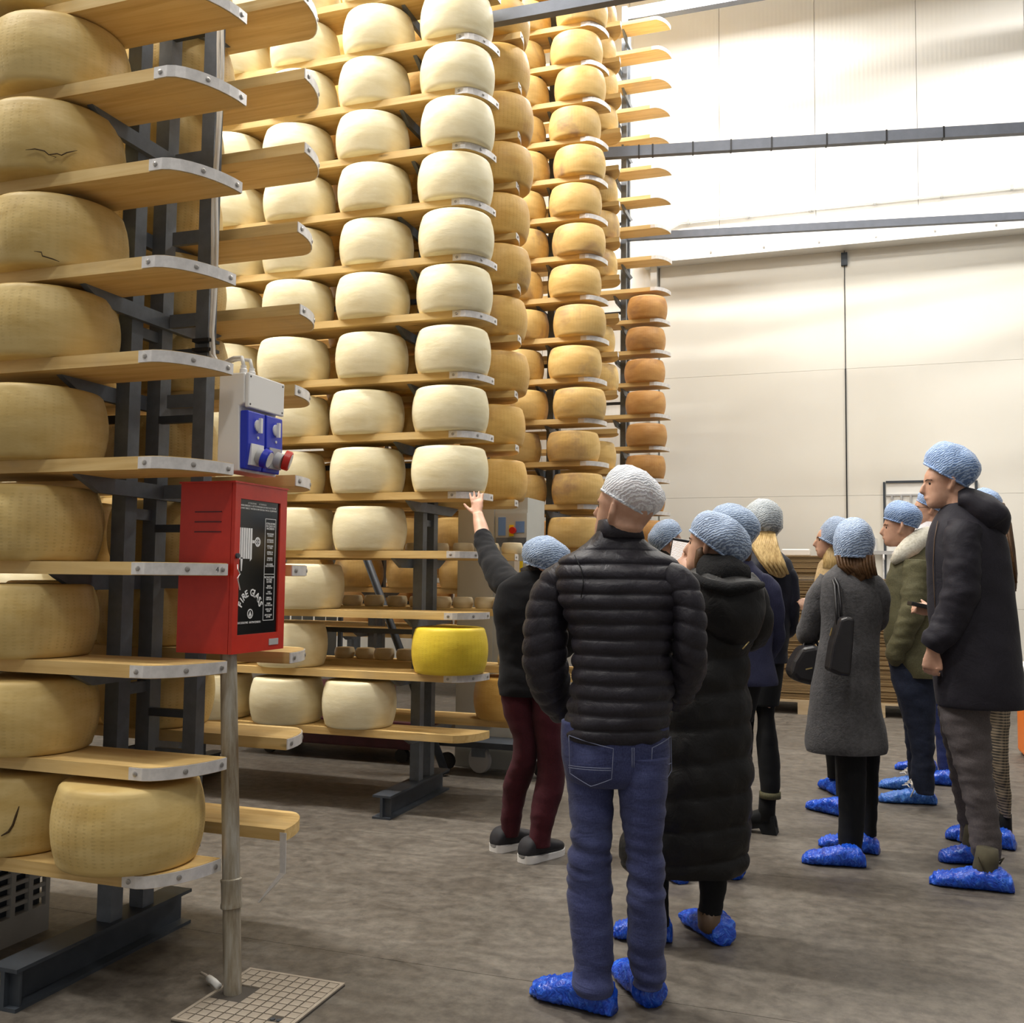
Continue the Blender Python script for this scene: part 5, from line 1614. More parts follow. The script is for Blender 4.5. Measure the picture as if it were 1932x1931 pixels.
hd = Shell(Y, [(1330, 1420, 1080, 0.05, -0.07), (1308, 1438, 1098, 0.085, -0.08), (1304, 1444, 1118, 0.10, -0.09), (1306, 1442, 1145, 0.105, -0.095), (1320, 1436, 1175, 0.095, -0.10), (1342, 1426, 1200, 0.07, -0.10), (1372, 1414, 1216, 0.03, -0.10)])
m = MB(); hd.add(m, 40, 0.008, 1.0, folds(0.012, (9, 9, 9), 21)); wear(t, m, 'hood', 'coat_black', cw)
m = MB(); m.loft([(at(1304, 1086, Y - 0.15), 0.012, 0.014), (at(1335, 1104, Y - 0.19), 0.022, 0.024), (at(1375, 1113, Y - 0.20), 0.024, 0.026), (at(1415, 1108, Y - 0.175), 0.022, 0.024), (at(1438, 1104, Y - 0.12), 0.012, 0.014)], 14)
m.loft([(at(1330, 1068, Y - 0.05), 0.05, 0.05), (at(1370, 1085, Y - 0.10), 0.075, 0.06), (at(1405, 1090, Y - 0.06), 0.05, 0.05)], 16)
wear(t, m, 'fur_lining', 'fur_black', cw)
m = MB(); m.cyl(at(1401, 1225, Y - 0.155), at(1413, 1211, Y - 0.14), 0.0025, 6); wear(t, m, 'zip_pull', 'gold', cw)
m = MB(); b1.add(m, 24, 0.012, 1.0, folds(0.005, (12, 12, 22), 8)); b2.add(m, 24, 0.012, 1.0, folds(0.005, (12, 12, 22), 9)); wear(t, m, 'trousers', 'black_cloth')
hairnet(t, Y, (1300, 998), (1394, 1068), 66, 0.122, 'net_blue', 'hair_brown', -1, 0.94)
m = MB(); m.loft([(at(1330, 1030, Y - 0.03), 0.010, 0.02), (at(1326, 1042, Y - 0.035), 0.026, 0.045), (at(1321, 1060, Y - 0.035), 0.022, 0.04), (at(1316, 1074, Y - 0.03), 0.012, 0.022), (at(1313, 1082, Y - 0.03), 0.003, 0.005)], 16); m.loft([(at(1355, 1055, Y - 0.02), 0.06, 0.06), (at(1355, 1080, Y - 0.03), 0.055, 0.05)], 14); wear(t, m, 'hair', 'hair_brown')
m = MB(); m.loft([(f1 + Vector((0, 0, 0.05)) + (t1 - f1) * 0.2, 0.046, 0.05), (at(1338, 1742, Y + 0.02), 0.045, 0.05), (at(1338, 1718, Y + 0.02), 0.043, 0.045)], 16); wear(t, m, 'boot', 'leather_brown')
cover(t, f1, t1, 'cover_film', 3.0, 0.010, 1.0); cover(t, f2, t2, 'cover_film', 4.0, 0.010, 1.0)
face_bits(t, P, 0.98)
pt = thing('smartphone', 'phone with lit screen showing the racks, held by long black coat', 'phone', ph)
pn = (Vector((0, 0, EYE)) - ph).normalized()
pr_, pu = RT.copy(), None
pu = (UP + RT * 0.17 - pn * (UP + RT * 0.17).dot(pn)).normalized()
pr_ = pu.cross(pn).normalized()
bevel(MB().obox((0, 0, 0), pr_ * 0.037, pu * 0.061, pn * 0.004).build('body', 'black_plastic', pt), 0.004)
sc_ = MB()
c_ = -pu * 0.004 + pn * 0.0046
mm = Matrix((pr_, pn, pu)).transposed().to_4x4()
so = MB().box((-0.033, -0.0004, -0.053), (0.033, 0.0004, 0.053)).build('screen', 'phone_screen', pt)
so.matrix_local = Matrix.Translation(c_) @ mm

# ---- 4 dark-haired visitor with glasses, behind the phone
Y = 6.3
k4 = Shell(Y, [(1245, 1275, 1052, 0.05), (1228, 1292, 1064, 0.08), (1216, 1304, 1082, 0.10), (1213, 1306, 1130, 0.12), (1216, 1302, 1190, 0.12), (1212, 1306, 1260, 0.125), (1212, 1306, 1300, 0.12)])
lg = [Shell(Y, [(1216, 1258, 1290, 0.08), (1220, 1256, 1370, 0.07), (1224, 1252, 1440, 0.055), (1226, 1250, 1466, 0.05)]), Shell(Y, [(1260, 1302, 1290, 0.08), (1262, 1298, 1370, 0.07), (1266, 1294, 1440, 0.055), (1268, 1292, 1466, 0.05)])]
hc = at(1262, 1024, Y)
mb = body_of(k4, lg, [], hc + Vector((0, 0, -0.05)), 0.85)
P = add_head(mb, hc, RT * 0.85 + FW * 0.2 + UP * 0.15, UP, 0.95)
a1, a2 = on_floor(1238, 1478), on_floor(1280, 1478)
add_foot(mb, a1, a1 + RT * 0.16 + FW * 0.18, -0.006); add_foot(mb, a2, a2 + RT * 0.16 + FW * 0.18, -0.006)
t = person('dark-haired visitor with glasses and blue net, half hidden behind the phone', (a1 + a2) / 2, mb)
m = MB(); k4.add(m, 36, 0.015, 1.0, folds(0.008, (7, 7, 9), 3)); wear(t, m, 'jacket', 'coat_black')
m = MB(); [q.add(m, 24, 0.02) for q in lg]; wear(t, m, 'trousers', 'black_cloth')
hairnet(t, Y, (1240, 1042), (1286, 1000), 40, 0.105, 'net_blue', 'hair_dark', -1, 0.94)
m = MB(); m.loft([(at(1255, 1030, Y), 0.06, 0.06), (at(1256, 1050, Y), 0.06, 0.06), (at(1258, 1066, Y), 0.04, 0.04)], 14); wear(t, m, 'hair', 'hair_dark')
cover(t, a1, a1 + RT * 0.17 + FW * 0.19, 'cover_film', 5.0); cover(t, a2, a2 + RT * 0.17 + FW * 0.19, 'cover_film', 6.0)
face_bits(t, P, 0.95, True)

# ---- 5 visitor in the navy jacket
Y = 4.62
nj = Shell(Y, [(1375, 1420, 1058, 0.05), (1358, 1430, 1070, 0.07), (1340, 1448, 1086, 0.09), (1330, 1460, 1108, 0.105), (1326, 1464, 1140, 0.115), (1328, 1460, 1190, 0.115), (1332, 1458, 1240, 0.12), (1336, 1466, 1280, 0.125), (1340, 1467, 1291, 0.12)])
nr = Limb(Y, [(1420, 1098, 14), (1444, 1102, 19), (1458, 1130, 19), (1462, 1170, 18, 0.03), (1462, 1210, 17, 0.1), (1448, 1238, 14, 0.2)])
nl = [Shell(Y, [(1276, 1350, 1280, 0.09, 0.0), (1270, 1336, 1380, 0.085), (1266, 1322, 1480, 0.07), (1264, 1310, 1570, 0.06, -0.04), (1264, 1304, 1635, 0.05, -0.08)]), Shell(Y, [(1345, 1418, 1280, 0.09), (1350, 1408, 1380, 0.08), (1355, 1402, 1480, 0.07), (1362, 1400, 1570, 0.06), (1366, 1398, 1628, 0.05)])]
np_ = Shell(Y, [(1300, 1440, 1275, 0.11), (1290, 1430, 1320, 0.11), (1285, 1420, 1360, 0.10)])
hc = at(1384, 1010, Y)
mb = body_of(nj, nl, [nr], hc + Vector((0, 0, -0.05)), 0.85)
P = add_head(mb, hc, FW * 0.7 - RT * 0.7, UP, 0.98)
a1, a2 = on_floor(1286, 1668), on_floor(1388, 1660)
add_foot(mb, a1, a1 - RT * 0.05 + FW * 0.24, -0.006); add_foot(mb, a2, a2 - RT * 0.05 + FW * 0.24, -0.006)
t = person('visitor in navy blue jacket between the long black coat and blonde hair', (a1 + a2) / 2, mb)
m = MB(); nj.add(m, 40, 0.012, 1.0, folds(0.010, (6, 6, 8), 31)); nw = wear(t, m, 'jacket', 'navy')
m = MB(); nr.add(m, 24, 0.012, 1.0, folds(0.006, (10, 10, 14), 32)); wear(t, m, 'sleeve', 'navy', nw)
m = MB(); np_.add(m, 36, 0.02); [q.add(m, 24, 0.02) for q in nl]; wear(t, m, 'trousers', 'black_cloth')
hairnet(t, Y, (1334, 990), (1414, 1034), 62, 0.12, 'net_blue', 'hair_dark', -1, 0.94)
m = MB(); m.loft([(at(1390, 1020, Y), 0.06, 0.06), (at(1396, 1050, Y), 0.055, 0.055), (at(1400, 1066, Y - 0.02), 0.04, 0.04)], 14); wear(t, m, 'hair', 'hair_brown')
cover(t, a1, a1 - RT * 0.06 + FW * 0.25, 'cover_film', 7.0); cover(t, a2, a2 - RT * 0.06 + FW * 0.25, 'cover_film', 8.0)

# ---- 6 blonde woman
Y = 5.50
bj = Shell(Y, [(1424, 1462, 1030, 0.05), (1414, 1478, 1044, 0.075), (1405, 1494, 1060, 0.095), (1400, 1500, 1085, 0.11), (1399, 1498, 1135, 0.115), (1402, 1490, 1190, 0.115), (1404, 1486, 1230, 0.12), (1406, 1486, 1250, 0.12)])
br_ = Limb(Y, [(1462, 1078, 12), (1482, 1082, 16), (1492, 1110, 16), (1493, 1150, 15), (1490, 1185, 14, 0.05), (1474, 1196, 12, 0.2)])
bh = Shell(Y, [(1405, 1480, 1240, 0.11), (1404, 1474, 1290, 0.115), (1410, 1468, 1330, 0.105)])
bl = [Shell(Y, [(1422, 1470, 1280, 0.085), (1426, 1462, 1330, 0.075), (1430, 1461, 1360, 0.07), (1428, 1467, 1400, 0.066), (1430, 1472, 1440, 0.06), (1435, 1471, 1478, 0.054), (1437, 1468, 1496, 0.05)]), Shell(Y, [(1385, 1428, 1280, 0.085), (1384, 1422, 1360, 0.075), (1382, 1418, 1430, 0.06, 0.1), (1384, 1414, 1480, 0.05, 0.15)])]
hc = at(1440, 988, Y)
mb = body_of(bj, bl, [br_], hc + Vector((0, 0, -0.05)), 0.85)
P = add_head(mb, hc, FW * 0.9 - RT * 0.3, UP, 0.97)
a1, a2 = on_floor(1462, 1574), on_floor(1404, 1528)
t = person('blonde woman in dark navy jacket with pale net and black wedge boots', a1.lerp(a2, 0.3), mb)
m = MB(); bj.add(m, 40, 0.014, 1.0, folds(0.008, (7, 7, 10), 41)); nw = wear(t, m, 'jacket', 'navy_dark')
m = MB(); br_.add(m, 24, 0.014, 1.0, folds(0.006, (10, 10, 14), 42)); wear(t, m, 'sleeve', 'navy_dark', nw)
m = MB(); bh.add(m, 32, 0.02); [q.add(m, 26, 0.014, 1.0, folds(0.004, (9, 9, 14), 43)) for q in bl]; bt = wear(t, m, 'jeans', 'black_cloth')
m = MB(); m.loft([(at(1451, 1336, Y - 0.074), 0.006, 0.003), (at(1452, 1325, Y - 0.076), 0.010, 0.004), (at(1454, 1314, Y - 0.075), 0.005, 0.003)], 8); wear(t, m, 'torn_knee', 'skin', bt)
m = MB(); m.loft([(at(1453, 1494, Y), 0.056, 0.054), (at(1453, 1506, Y), 0.056, 0.054)], 20); wear(t, m, 'turned_cuff', 'olive', bt)
def wedge(t, heel, d):
    s = Vector((d.y, -d.x, 0))
    m = MB()
    add_foot(m, heel, heel + d * 0.22, 0.0, 0, 1.0, 0.035)
    H_ = Vector((heel.x, heel.y, 0))
    m.loft([(H_ + d * 0.045 + Vector((0, 0, 0.07)), 0.046, 0.052), (H_ + d * 0.04 + Vector((0, 0, 0.15)), 0.044, 0.048), (H_ + d * 0.035 + Vector((0, 0, 0.215)), 0.046, 0.048)], 18)
    o = wear(t, m, 'boot', 'black_cloth')
    m = MB()
    pol = [(-0.015, 0.001), (0.06, 0.001), (0.075, 0.030), (0.13, 0.018), (0.21, 0.012), (0.235, 0.035), (0.0, 0.085)]
    vs = [H_ + d * x + s * w * 0.042 + Vector((0, 0, z)) for w in (-1, 1) for x, z in pol]
    n = len(pol)
    m.add(vs, [tuple(range(n)), tuple(range(n, 2 * n))[::-1]] + [(i, (i + 1) % n, (i + 1) % n + n, i + n) for i in range(n)])
    wear(t, m, 'wedge_heel', 'black_cloth', o, sharp=30)
wedge(t, a1, (-RT * 0.9 + FW * 0.4).normalized()); wedge(t, a2, (-RT * 0.9 + FW * 0.4).normalized())
hairnet(t, Y, (1403, 1006), (1475, 1008), 66, 0.115, 'net_grey', 'hair_brown', -1, 0.9, 0.005, 0.0, 0.72)
m = MB()
m.loft([(at(1438, 1006, Y - 0.03), 0.07, 0.06), (at(1441, 1025, Y - 0.06), 0.072, 0.055), (at(1452, 1050, Y - 0.10), 0.062, 0.045), (at(1466, 1072, Y - 0.12), 0.052, 0.036), (at(1476, 1084, Y - 0.12), 0.032, 0.022), (at(1479, 1089, Y - 0.12), 0.010, 0.01)], 22)
for i in range(14):
    u = i / 13 - 0.5
    m.tube([at(1438 + 46 * u, 1008, Y - 0.095), at(1443 + 46 * u, 1030, Y - 0.122), at(1456 + 40 * u, 1056, Y - 0.152), at(1471 + 32 * u, 1080 + 5 * math.sin(i * 2.1), Y - 0.16)], 0.007, 6)
wear(t, m, 'long_hair', 'hair_blonde')

# ---- 7 woman in the grey wool coat
Y = 5.13
gc = Shell(Y, [(1582, 1632, 1062, 0.055), (1566, 1645, 1076, 0.08), (1552, 1658, 1092, 0.10), (1547, 1667, 1116, 0.115), (1548, 1667, 1155, 0.12), (1548, 1657, 1200, 0.115), (1540, 1655, 1250, 0.125), (1531, 1659, 1300, 0.135), (1525, 1665, 1350, 0.14), (1520, 1673, 1400, 0.145), (1523, 1671, 1418, 0.14)])
ga = Limb(Y, [(1566, 1092, 21), (1550, 1122, 24), (1538, 1160, 24, 0.02), (1527, 1192, 23, 0.06), (1524, 1196, 20, 0.14), (1528, 1172, 15, 0.24), (1524, 1156, 11, 0.30)])
gr = Limb(Y, [(1628, 1098, 15), (1650, 1104, 19), (1660, 1130, 18), (1658, 1170, 17, 0.06), (1646, 1180, 14, 0.2)])
gl = [Shell(Y, [(1574, 1634, 1400, 0.085), (1580, 1633, 1450, 0.075), (1583, 1632, 1510, 0.066), (1583, 1629, 1560, 0.06), (1581, 1624, 1604, 0.054, -0.01)]), Shell(Y, [(1622, 1660, 1400, 0.08, 0.1), (1628, 1655, 1450, 0.07, 0.14), (1629, 1654, 1510, 0.06, 0.16), (1630, 1652, 1575, 0.05, 0.2)])]
hc = at(1611, 1022, Y)
mb = body_of(gc, gl, [ga, gr], hc + Vector((0, 0, -0.05)), 0.84)
P = add_head(mb, hc, FW * 0.92 - RT * 0.3, UP, 0.97)
wr = at(1526, 1162, Y + 0.29)
add_hand(mb, wr, UP * 0.9 - RT * 0.3 + FW * 0.2, -FW, 0.7, 0.35, 0.1, 1, 0.6)
a1, a2 = on_floor(1628, 1636), on_floor(1654, 1612)
e1, e2 = on_floor(1518, 1628), on_floor(1550, 1596)
add_foot(mb, a1, e1, -0.008); add_foot(mb, a2, e2, -0.008)
t = person('woman in knee-length grey wool coat with brown hair and black handbag', (a1 + a2) / 2, mb)
m = MB(); gc.add(m, 48, 0.012, 1.0, folds(0.009, (5, 5, 5), 51)); gw = wear(t, m, 'coat', 'grey_wool')
m = MB(); ga.add(m, 28, 0.012, 1.0, folds(0.007, (10, 10, 12), 52)); wear(t, m, 'sleeve', 'grey_wool', gw)
m = MB(); gr.add(m, 28, 0.012, 1.0, folds(0.007, (10, 10, 12), 53)); wear(t, m, 'sleeve', 'grey_wool', gw)
m = MB(); [q.add(m, 26, 0.014, 1.0, folds(0.004, (10, 10, 18), 54)) for q in gl]; wear(t, m, 'trousers', 'black_cloth')
m = MB(); m.loft([(at(1592, 1074, Y - 0.05), 0.03, 0.04), (at(1606, 1062, Y), 0.06, 0.065)], 16); wear(t, m, 'shirt_collar', 'shirt_white')
hairnet(t, Y, (1573, 1046), (1648, 1050), 70, 0.12, 'net_blue', 'hair_brown', -1, 0.93, 0.006)
m = MB(); m.loft([(at(1612, 1040, Y), 0.085, 0.08), (at(1614, 1062, Y - 0.02), 0.09, 0.075), (at(1622, 1080, Y - 0.05), 0.085, 0.06), (at(1636, 1093, Y - 0.07), 0.045, 0.035)], 22)
for i in range(12):
    u = i / 11 - 0.5
    m.tube([at(1613 + 68 * u, 1048, Y - 0.085), at(1616 + 66 * u, 1068, Y - 0.095), at(1625 + 56 * u, 1090 + 4 * math.sin(i * 1.7) - 14 * abs(u - 0.3), Y - 0.10)], 0.008, 6)
wear(t, m, 'hair', 'hair_brown')
cover(t, a1, e1, 'cover_film', 9.0); cover(t, a2, e2, 'cover_film', 10.0)
# her handbags
def slab(pts, Yn, thick, mat, name, parent, bev=0.006):
    m = MB()
    F = [at(x, y, Yn) for x, y in pts]
    B = [p + FW * thick for p in F]
    n = len(F)
    m.add(F + B, [tuple(range(n)), tuple(range(n, 2 * n))[::-1]] + [(i, (i + 1) % n, (i + 1) % n + n, i + n) for i in range(n)])
    o = m.build(name, mat, parent, False, None, -Vector(parent.location))
    bevel(o, bev, 3)
    return o
bg_ = thing('tote_bag', 'black leather tote hanging from the shoulder of the grey coat', 'handbag', at(1588, 1275, Y - 0.2))
slab([(1586, 1168), (1600, 1163), (1614, 1166), (1611, 1222), (1606, 1278), (1585, 1275), (1564, 1266), (1572, 1215)], Y - 0.235, 0.09, 'leather_black', 'bag_body', bg_, 0.02)
m = MB(); m.tube([at(1587, 1172, Y - 0.18), at(1586, 1140, Y - 0.155), at(1582, 1105, Y - 0.135), at(1572, 1084, Y - 0.07), at(1566, 1080, Y + 0.02), at(1562, 1092, Y + 0.10)], 0.007, 8); m.build('strap', 'leather_black', bg_, True, None, -Vector(bg_.location))
m = MB(); m.tube([at(1580, 1180, Y - 0.20), at(1578, 1145, Y - 0.165), at(1575, 1105, Y - 0.13), at(1568, 1086, Y - 0.06), at(1560, 1086, Y + 0.02)], 0.007, 8); m.build('strap', 'leather_black', bg_, True, None, -Vector(bg_.location))
m = MB(); m.cyl(at(1566, 1200, Y - 0.20), at(1570, 1185, Y - 0.20), 0.004, 6); m.build('clasp', 'gold', bg_, False, None, -Vector(bg_.location))
b2_ = thing('shoulder_bag', 'rounded black leather bag on the arm of the grey coat', 'handbag', at(1520, 1295, Y + 0.05))
slab([(1514, 1222), (1545, 1216), (1558, 1240), (1556, 1288), (1532, 1294), (1505, 1288), (1491, 1272), (1498, 1248)], Y - 0.02, 0.13, 'leather_black', 'bag_body', b2_, 0.03)
m = MB(); m.tube([at(1512, 1235, Y + 0.03), at(1520, 1208, Y + 0.06), at(1538, 1206, Y + 0.06), at(1552, 1235, Y + 0.03)], 0.008, 8); m.build('handle', 'leather_black', b2_, True, None, -Vector(b2_.location))
m = MB(); m.obox(at(1527, 1262, Y - 0.024), RT * 0.018 + UP * 0.004, UP * 0.003, FW * 0.001); m.build('name_plate', 'gold', b2_, False, None, -Vector(b2_.location))

# ---- 8 woman beyond the grey coat
Y = 6.45
q8 = Shell(Y, [(1555, 1590, 1052, 0.05), (1545, 1602, 1066, 0.075), (1540, 1614, 1086, 0.10), (1536, 1618, 1130, 0.11), (1540, 1616, 1200, 0.115), (1540, 1618, 1270, 0.12), (1540, 1618, 1330, 0.12), (1541, 1617, 1352, 0.11)])
l8 = [Shell(Y, [(1548, 1586, 1340, 0.08), (1555, 1585, 1400, 0.065), (1560, 1584, 1440, 0.05, 0.12), (1562, 1582, 1468, 0.045, 0.2)]), Shell(Y, [(1575, 1612, 1340, 0.08), (1576, 1608, 1420, 0.065), (1578, 1604, 1490, 0.05, -0.08), (1580, 1602, 1515, 0.046, -0.12)])]
hc = at(1568, 1016, Y)
mb = body_of(q8, l8, [], hc + Vector((0, 0, -0.05)), 0.85)
P = add_head(mb, hc, -RT * 0.95 + FW * 0.3, UP, 0.95)
a1, a2 = on_floor(1584, 1502), on_floor(1596, 1542)
e1, e2 = on_floor(1532, 1472), on_floor(1546, 1530)
add_foot(mb, a1, a1 + (e1 - a1).normalized() * 0.24, -0.006); add_foot(mb, a2, a2 + (e2 - a2).normalized() * 0.24, -0.006)
t = person('woman in beige coat, blue net in profile beyond the grey coat', (a1 + a2) / 2, mb)
m = MB(); q8.add(m, 36, 0.016, 1.0, folds(0.008, (7, 7, 9), 61)); wear(t, m, 'coat', 'beige')
m = MB(); [q.add(m, 24, 0.02) for q in l8]; wear(t, m, 'trousers', 'black_cloth')
hairnet(t, Y, (1543, 1012), (1600, 1040), 52, 0.115, 'net_blue', 'hair_brown', -1, 0.93)
m = MB(); m.loft([(at(1576, 1030, Y), 0.075, 0.06), (at(1574, 1055, Y - 0.02), 0.07, 0.06), (at(1566, 1078, Y - 0.06), 0.05, 0.04)], 14); wear(t, m, 'hair', 'hair_blonde')
cover(t, a1, a1 + (e1 - a1).normalized() * 0.25, 'cover_film', 11.0); cover(t, a2, a2 + (e2 - a2).normalized() * 0.25, 'cover_film', 12.0)
face_bits(t, P, 0.95)

# ---- 9 man in the olive parka
Y = 6.45
pk = Shell(Y, [(1705, 1745, 1030, 0.055), (1690, 1762, 1046, 0.085), (1678, 1780, 1072, 0.11), (1671, 1788, 1105, 0.125), (1668, 1788, 1150, 0.13), (1670, 1784, 1200, 0.13), (1682, 1782, 1240, 0.13), (1700, 1776, 1266, 0.128), (1704, 1774, 1278, 0.125)])
pa = Limb(Y, [(1732, 1062, 26, -0.09), (1728, 1105, 25, -0.12), (1722, 1150, 24, -0.14), (1706, 1195, 21, -0.13), (1692, 1232, 18, -0.10), (1692, 1248, 15, -0.06)])
pl = [Shell(Y, [(1676, 1765, 1235, 0.10), (1684, 1766, 1285, 0.10), (1700, 1764, 1335, 0.085), (1714, 1762, 1385, 0.075), (1721, 1761, 1430, 0.066), (1720, 1762, 1470, 0.06), (1730, 1761, 1498, 0.056)]), Shell(Y, [(1676, 1750, 1235, 0.10, 0.12), (1690, 1752, 1300, 0.085, 0.14), (1708, 1752, 1380, 0.07, 0.2), (1714, 1748, 1450, 0.06, 0.26), (1718, 1746, 1478, 0.055, 0.28)])]
hc = at(1697, 992, Y)
mb = body_of(pk, pl, [pa], hc + Vector((0, 0, -0.05)), 0.84)
P = add_head(mb, hc, -RT * 0.92 + FW * 0.38 - UP * 0.02, UP, 1.0)
mb.loft([(pk.c[0] + Vector((0, 0, -0.06)), 0.065, 0.06), (at(1712, 1020, Y), 0.06, 0.06), (at(1704, 1004, Y), 0.06, 0.06)], 14)
a1, a2 = on_floor(1762, 1518), on_floor(1752, 1494)
e1, e2 = on_floor(1662, 1513), on_floor(1662, 1486)
add_foot(mb, a1, e1, -0.008); add_foot(mb, a2, e2, -0.008)
t = person('man in olive parka with cream fleece collar, in profile', (a1 + a2) / 2, mb)
m = MB(); pk.add(m, 44, 0.014, 1.0, folds(0.010, (6, 6, 9), 71)); pw = wear(t, m, 'parka', 'olive')
m = MB(); pa.add(m, 30, 0.009, 1.0, folds(0.011, (10, 10, 20), 72)); wear(t, m, 'sleeve', 'olive', pw)
m = MB(); m.loft([(at(1684, 1062, Y - 0.08), 0.02, 0.03), (at(1698, 1048, Y - 0.09), 0.045, 0.035), (at(1718, 1032, Y - 0.08), 0.06, 0.045), (at(1738, 1014, Y - 0.02), 0.055, 0.05), (at(1752, 1002, Y + 0.05), 0.03, 0.03)], 18); wear(t, m, 'fleece_collar', 'fleece', pw)
m = MB(); m.loft([(at(1690, 1040, Y - 0.04), 0.03, 0.03), (at(1700, 1052, Y - 0.05), 0.03, 0.03), (at(1690, 1064, Y - 0.05), 0.02, 0.02)], 10); wear(t, m, 'shirt_collar', 'shirt_white')
m = MB(); [q.add(m, 28, 0.012, 1.0, folds(0.008, (9, 9, 18), 73)) for q in pl]; wear(t, m, 'jeans', 'denim_dark')
hairnet(t, Y, (1666, 976), (1733, 996), 40, 0.10, 'net_bright', 'hair_dark', -1, 0.93)
for a_, e_, sd in ((a1, e1, 13.0), (a2, e2, 14.0)):
    cover(t, a_, e_, 'cover_film_light', sd)
    dd = (e_ - a_)
    m = MB()
    b_ = Vector((a_.x, a_.y, 0))
    m.loft([(b_ + dd * 0.34 + Vector((0, 0, 0.085)), 0.03, 0.028), (b_ + dd * 0.30 + Vector((0, 0, 0.13)), 0.035, 0.03)], 12)
    for i in range(4):
        c0 = b_ + dd * (0.34 + 0.05 * i) + Vector((0, 0, 0.135 - 0.012 * i))
        m.tube([c0 - FW * 0.03, c0 + UP * 0.01, c0 + FW * 0.03 - RT * 0.02], 0.004, 5)
    m.tube([b_ + dd * 0.36 + Vector((0, 0, 0.13)) - FW * 0.03, b_ + dd * 0.45 + Vector((0, 0, 0.09)) - FW * 0.06, b_ + dd * 0.52 + Vector((0, 0, 0.05)) - FW * 0.066], 0.004, 5)
    wear(t, m, 'laces', 'lace_white')
face_bits(t, P, 1.0)

# ---- 10 man with glasses, farther back
Y = 7.35
q10 = Shell(Y, [(1742, 1776, 985, 0.055), (1730, 1795, 1000, 0.085), (1722, 1806, 1030, 0.11), (1720, 1808, 1090, 0.125), (1724, 1806, 1160, 0.125), (1728, 1806, 1230, 0.125), (1730, 1806, 1270, 0.12)])
l10 = [Shell(Y, [(1738, 1800, 1260, 0.09), (1754, 1800, 1330, 0.08), (1766, 1797, 1390, 0.066), (1770, 1796, 1440, 0.058), (1772, 1796, 1458, 0.055)]), Shell(Y, [(1728, 1780, 1260, 0.09, 0.15), (1726, 1770, 1330, 0.08, 0.2), (1724, 1760, 1400, 0.065, 0.3), (1722, 1750, 1440, 0.055, 0.35)])]
hc = at(1752, 957, Y)
mb = body_of(q10, l10, [], hc + Vector((0, 0, -0.05)), 0.85)
P = add_head(mb, hc, -RT * 0.95 + FW * 0.3 - UP * 0.05, UP, 1.0)
mb.loft([(q10.c[0] + Vector((0, 0, -0.05)), 0.06, 0.06), (at(1760, 978, Y), 0.058, 0.058), (at(1756, 966, Y), 0.058, 0.058)], 14)
a1, a2 = on_floor(1808, 1484), on_floor(1766, 1458)
e1, e2 = on_floor(1746, 1478), on_floor(1708, 1453)
add_foot(mb, a1, a1 + (e1 - a1).normalized() * 0.25, -0.006); add_foot(mb, a2, a2 + (e2 - a2).normalized() * 0.25, -0.006)
t = person('man with glasses and blue net, farthest back behind the olive parka', (a1 + a2) / 2, mb)
m = MB(); q10.add(m, 36, 0.016, 1.0, folds(0.008, (7, 7, 9), 81)); wear(t, m, 'jacket', 'shirt_white')
m = MB(); [q.add(m, 26, 0.014, 1.0, folds(0.006, (9, 9, 16), 82)) for q in l10]; wear(t, m, 'jeans', 'denim_blue')
hairnet(t, Y, (1729, 943), (1777, 966), 32, 0.10, 'net_bright', 'hair_dark', -1, 0.93)
cover(t, a1, a1 + (e1 - a1).normalized() * 0.26, 'cover_film', 15.0); cover(t, a2, a2 + (e2 - a2).normalized() * 0.26, 'cover_film', 16.0)
face_bits(t, P, 1.0, True)

# ---- 11 tall man in the dark hooded coat
Y = 5.02
tc_ = Shell(Y, [(1790, 1836, 942, 0.06), (1776, 1858, 958, 0.085), (1762, 1880, 982, 0.12), (1755, 1892, 1012, 0.145), (1751, 1899, 1060, 0.16), (1753, 1906, 1120, 0.165), (1757, 1913, 1180, 0.165), (1761, 1920, 1230, 0.17), (1766, 1926, 1280, 0.172), (1769, 1931, 1326, 0.172), (1775, 1927, 1334, 0.16)])
ta = Limb(Y, [(1820, 992, 30, -0.10), (1814, 1025, 34, -0.13), (1815, 1070, 34, -0.15), (1811, 1125, 34, -0.15), (1794, 1165, 31, -0.15), (1772, 1200, 27, -0.15), (1757, 1222, 22, -0.14)])
tl = [Shell(Y, [(1772, 1866, 1310, 0.10, -0.02), (1780, 1866, 1370, 0.09, -0.03), (1796, 1868, 1425, 0.08, -0.03), (1812, 1874, 1480, 0.07, -0.03), (1826, 1882, 1535, 0.062, -0.03), (1831, 1888, 1585, 0.06, -0.03), (1838, 1886, 1620, 0.058, -0.03)]), Shell(Y, [(1770, 1860, 1310, 0.095, 0.14), (1780, 1850, 1390, 0.08, 0.2), (1795, 1850, 1470, 0.068, 0.28), (1810, 1852, 1550, 0.06, 0.34), (1816, 1850, 1590, 0.056, 0.36)])]
hc = at(1783, 906, Y)
mb = body_of(tc_, tl, [ta], hc + Vector((0, 0, -0.05)), 0.84)
P = add_head(mb, hc, -RT * 0.96 + FW * 0.2 - UP * 0.10, UP - RT * 0.08, 1.02)
mb.loft([(tc_.c[0] + Vector((0, 0, -0.08)), 0.075, 0.07), (at(1805, 938, Y), 0.068, 0.064), (at(1793, 918, Y), 0.064, 0.064)], 16)
wr = at(1758, 1226, Y - 0.14)
add_hand(mb, wr, -UP * 0.95 - RT * 0.05 + FW * 0.1, -FW * 0.6 - RT * 0.5, 0.95, 0.55, 0.03, -1, 0.5)
a1, a2 = on_floor(1906, 1684), on_floor(1866, 1630)
e1, e2 = on_floor(1760, 1668), on_floor(1776, 1626)
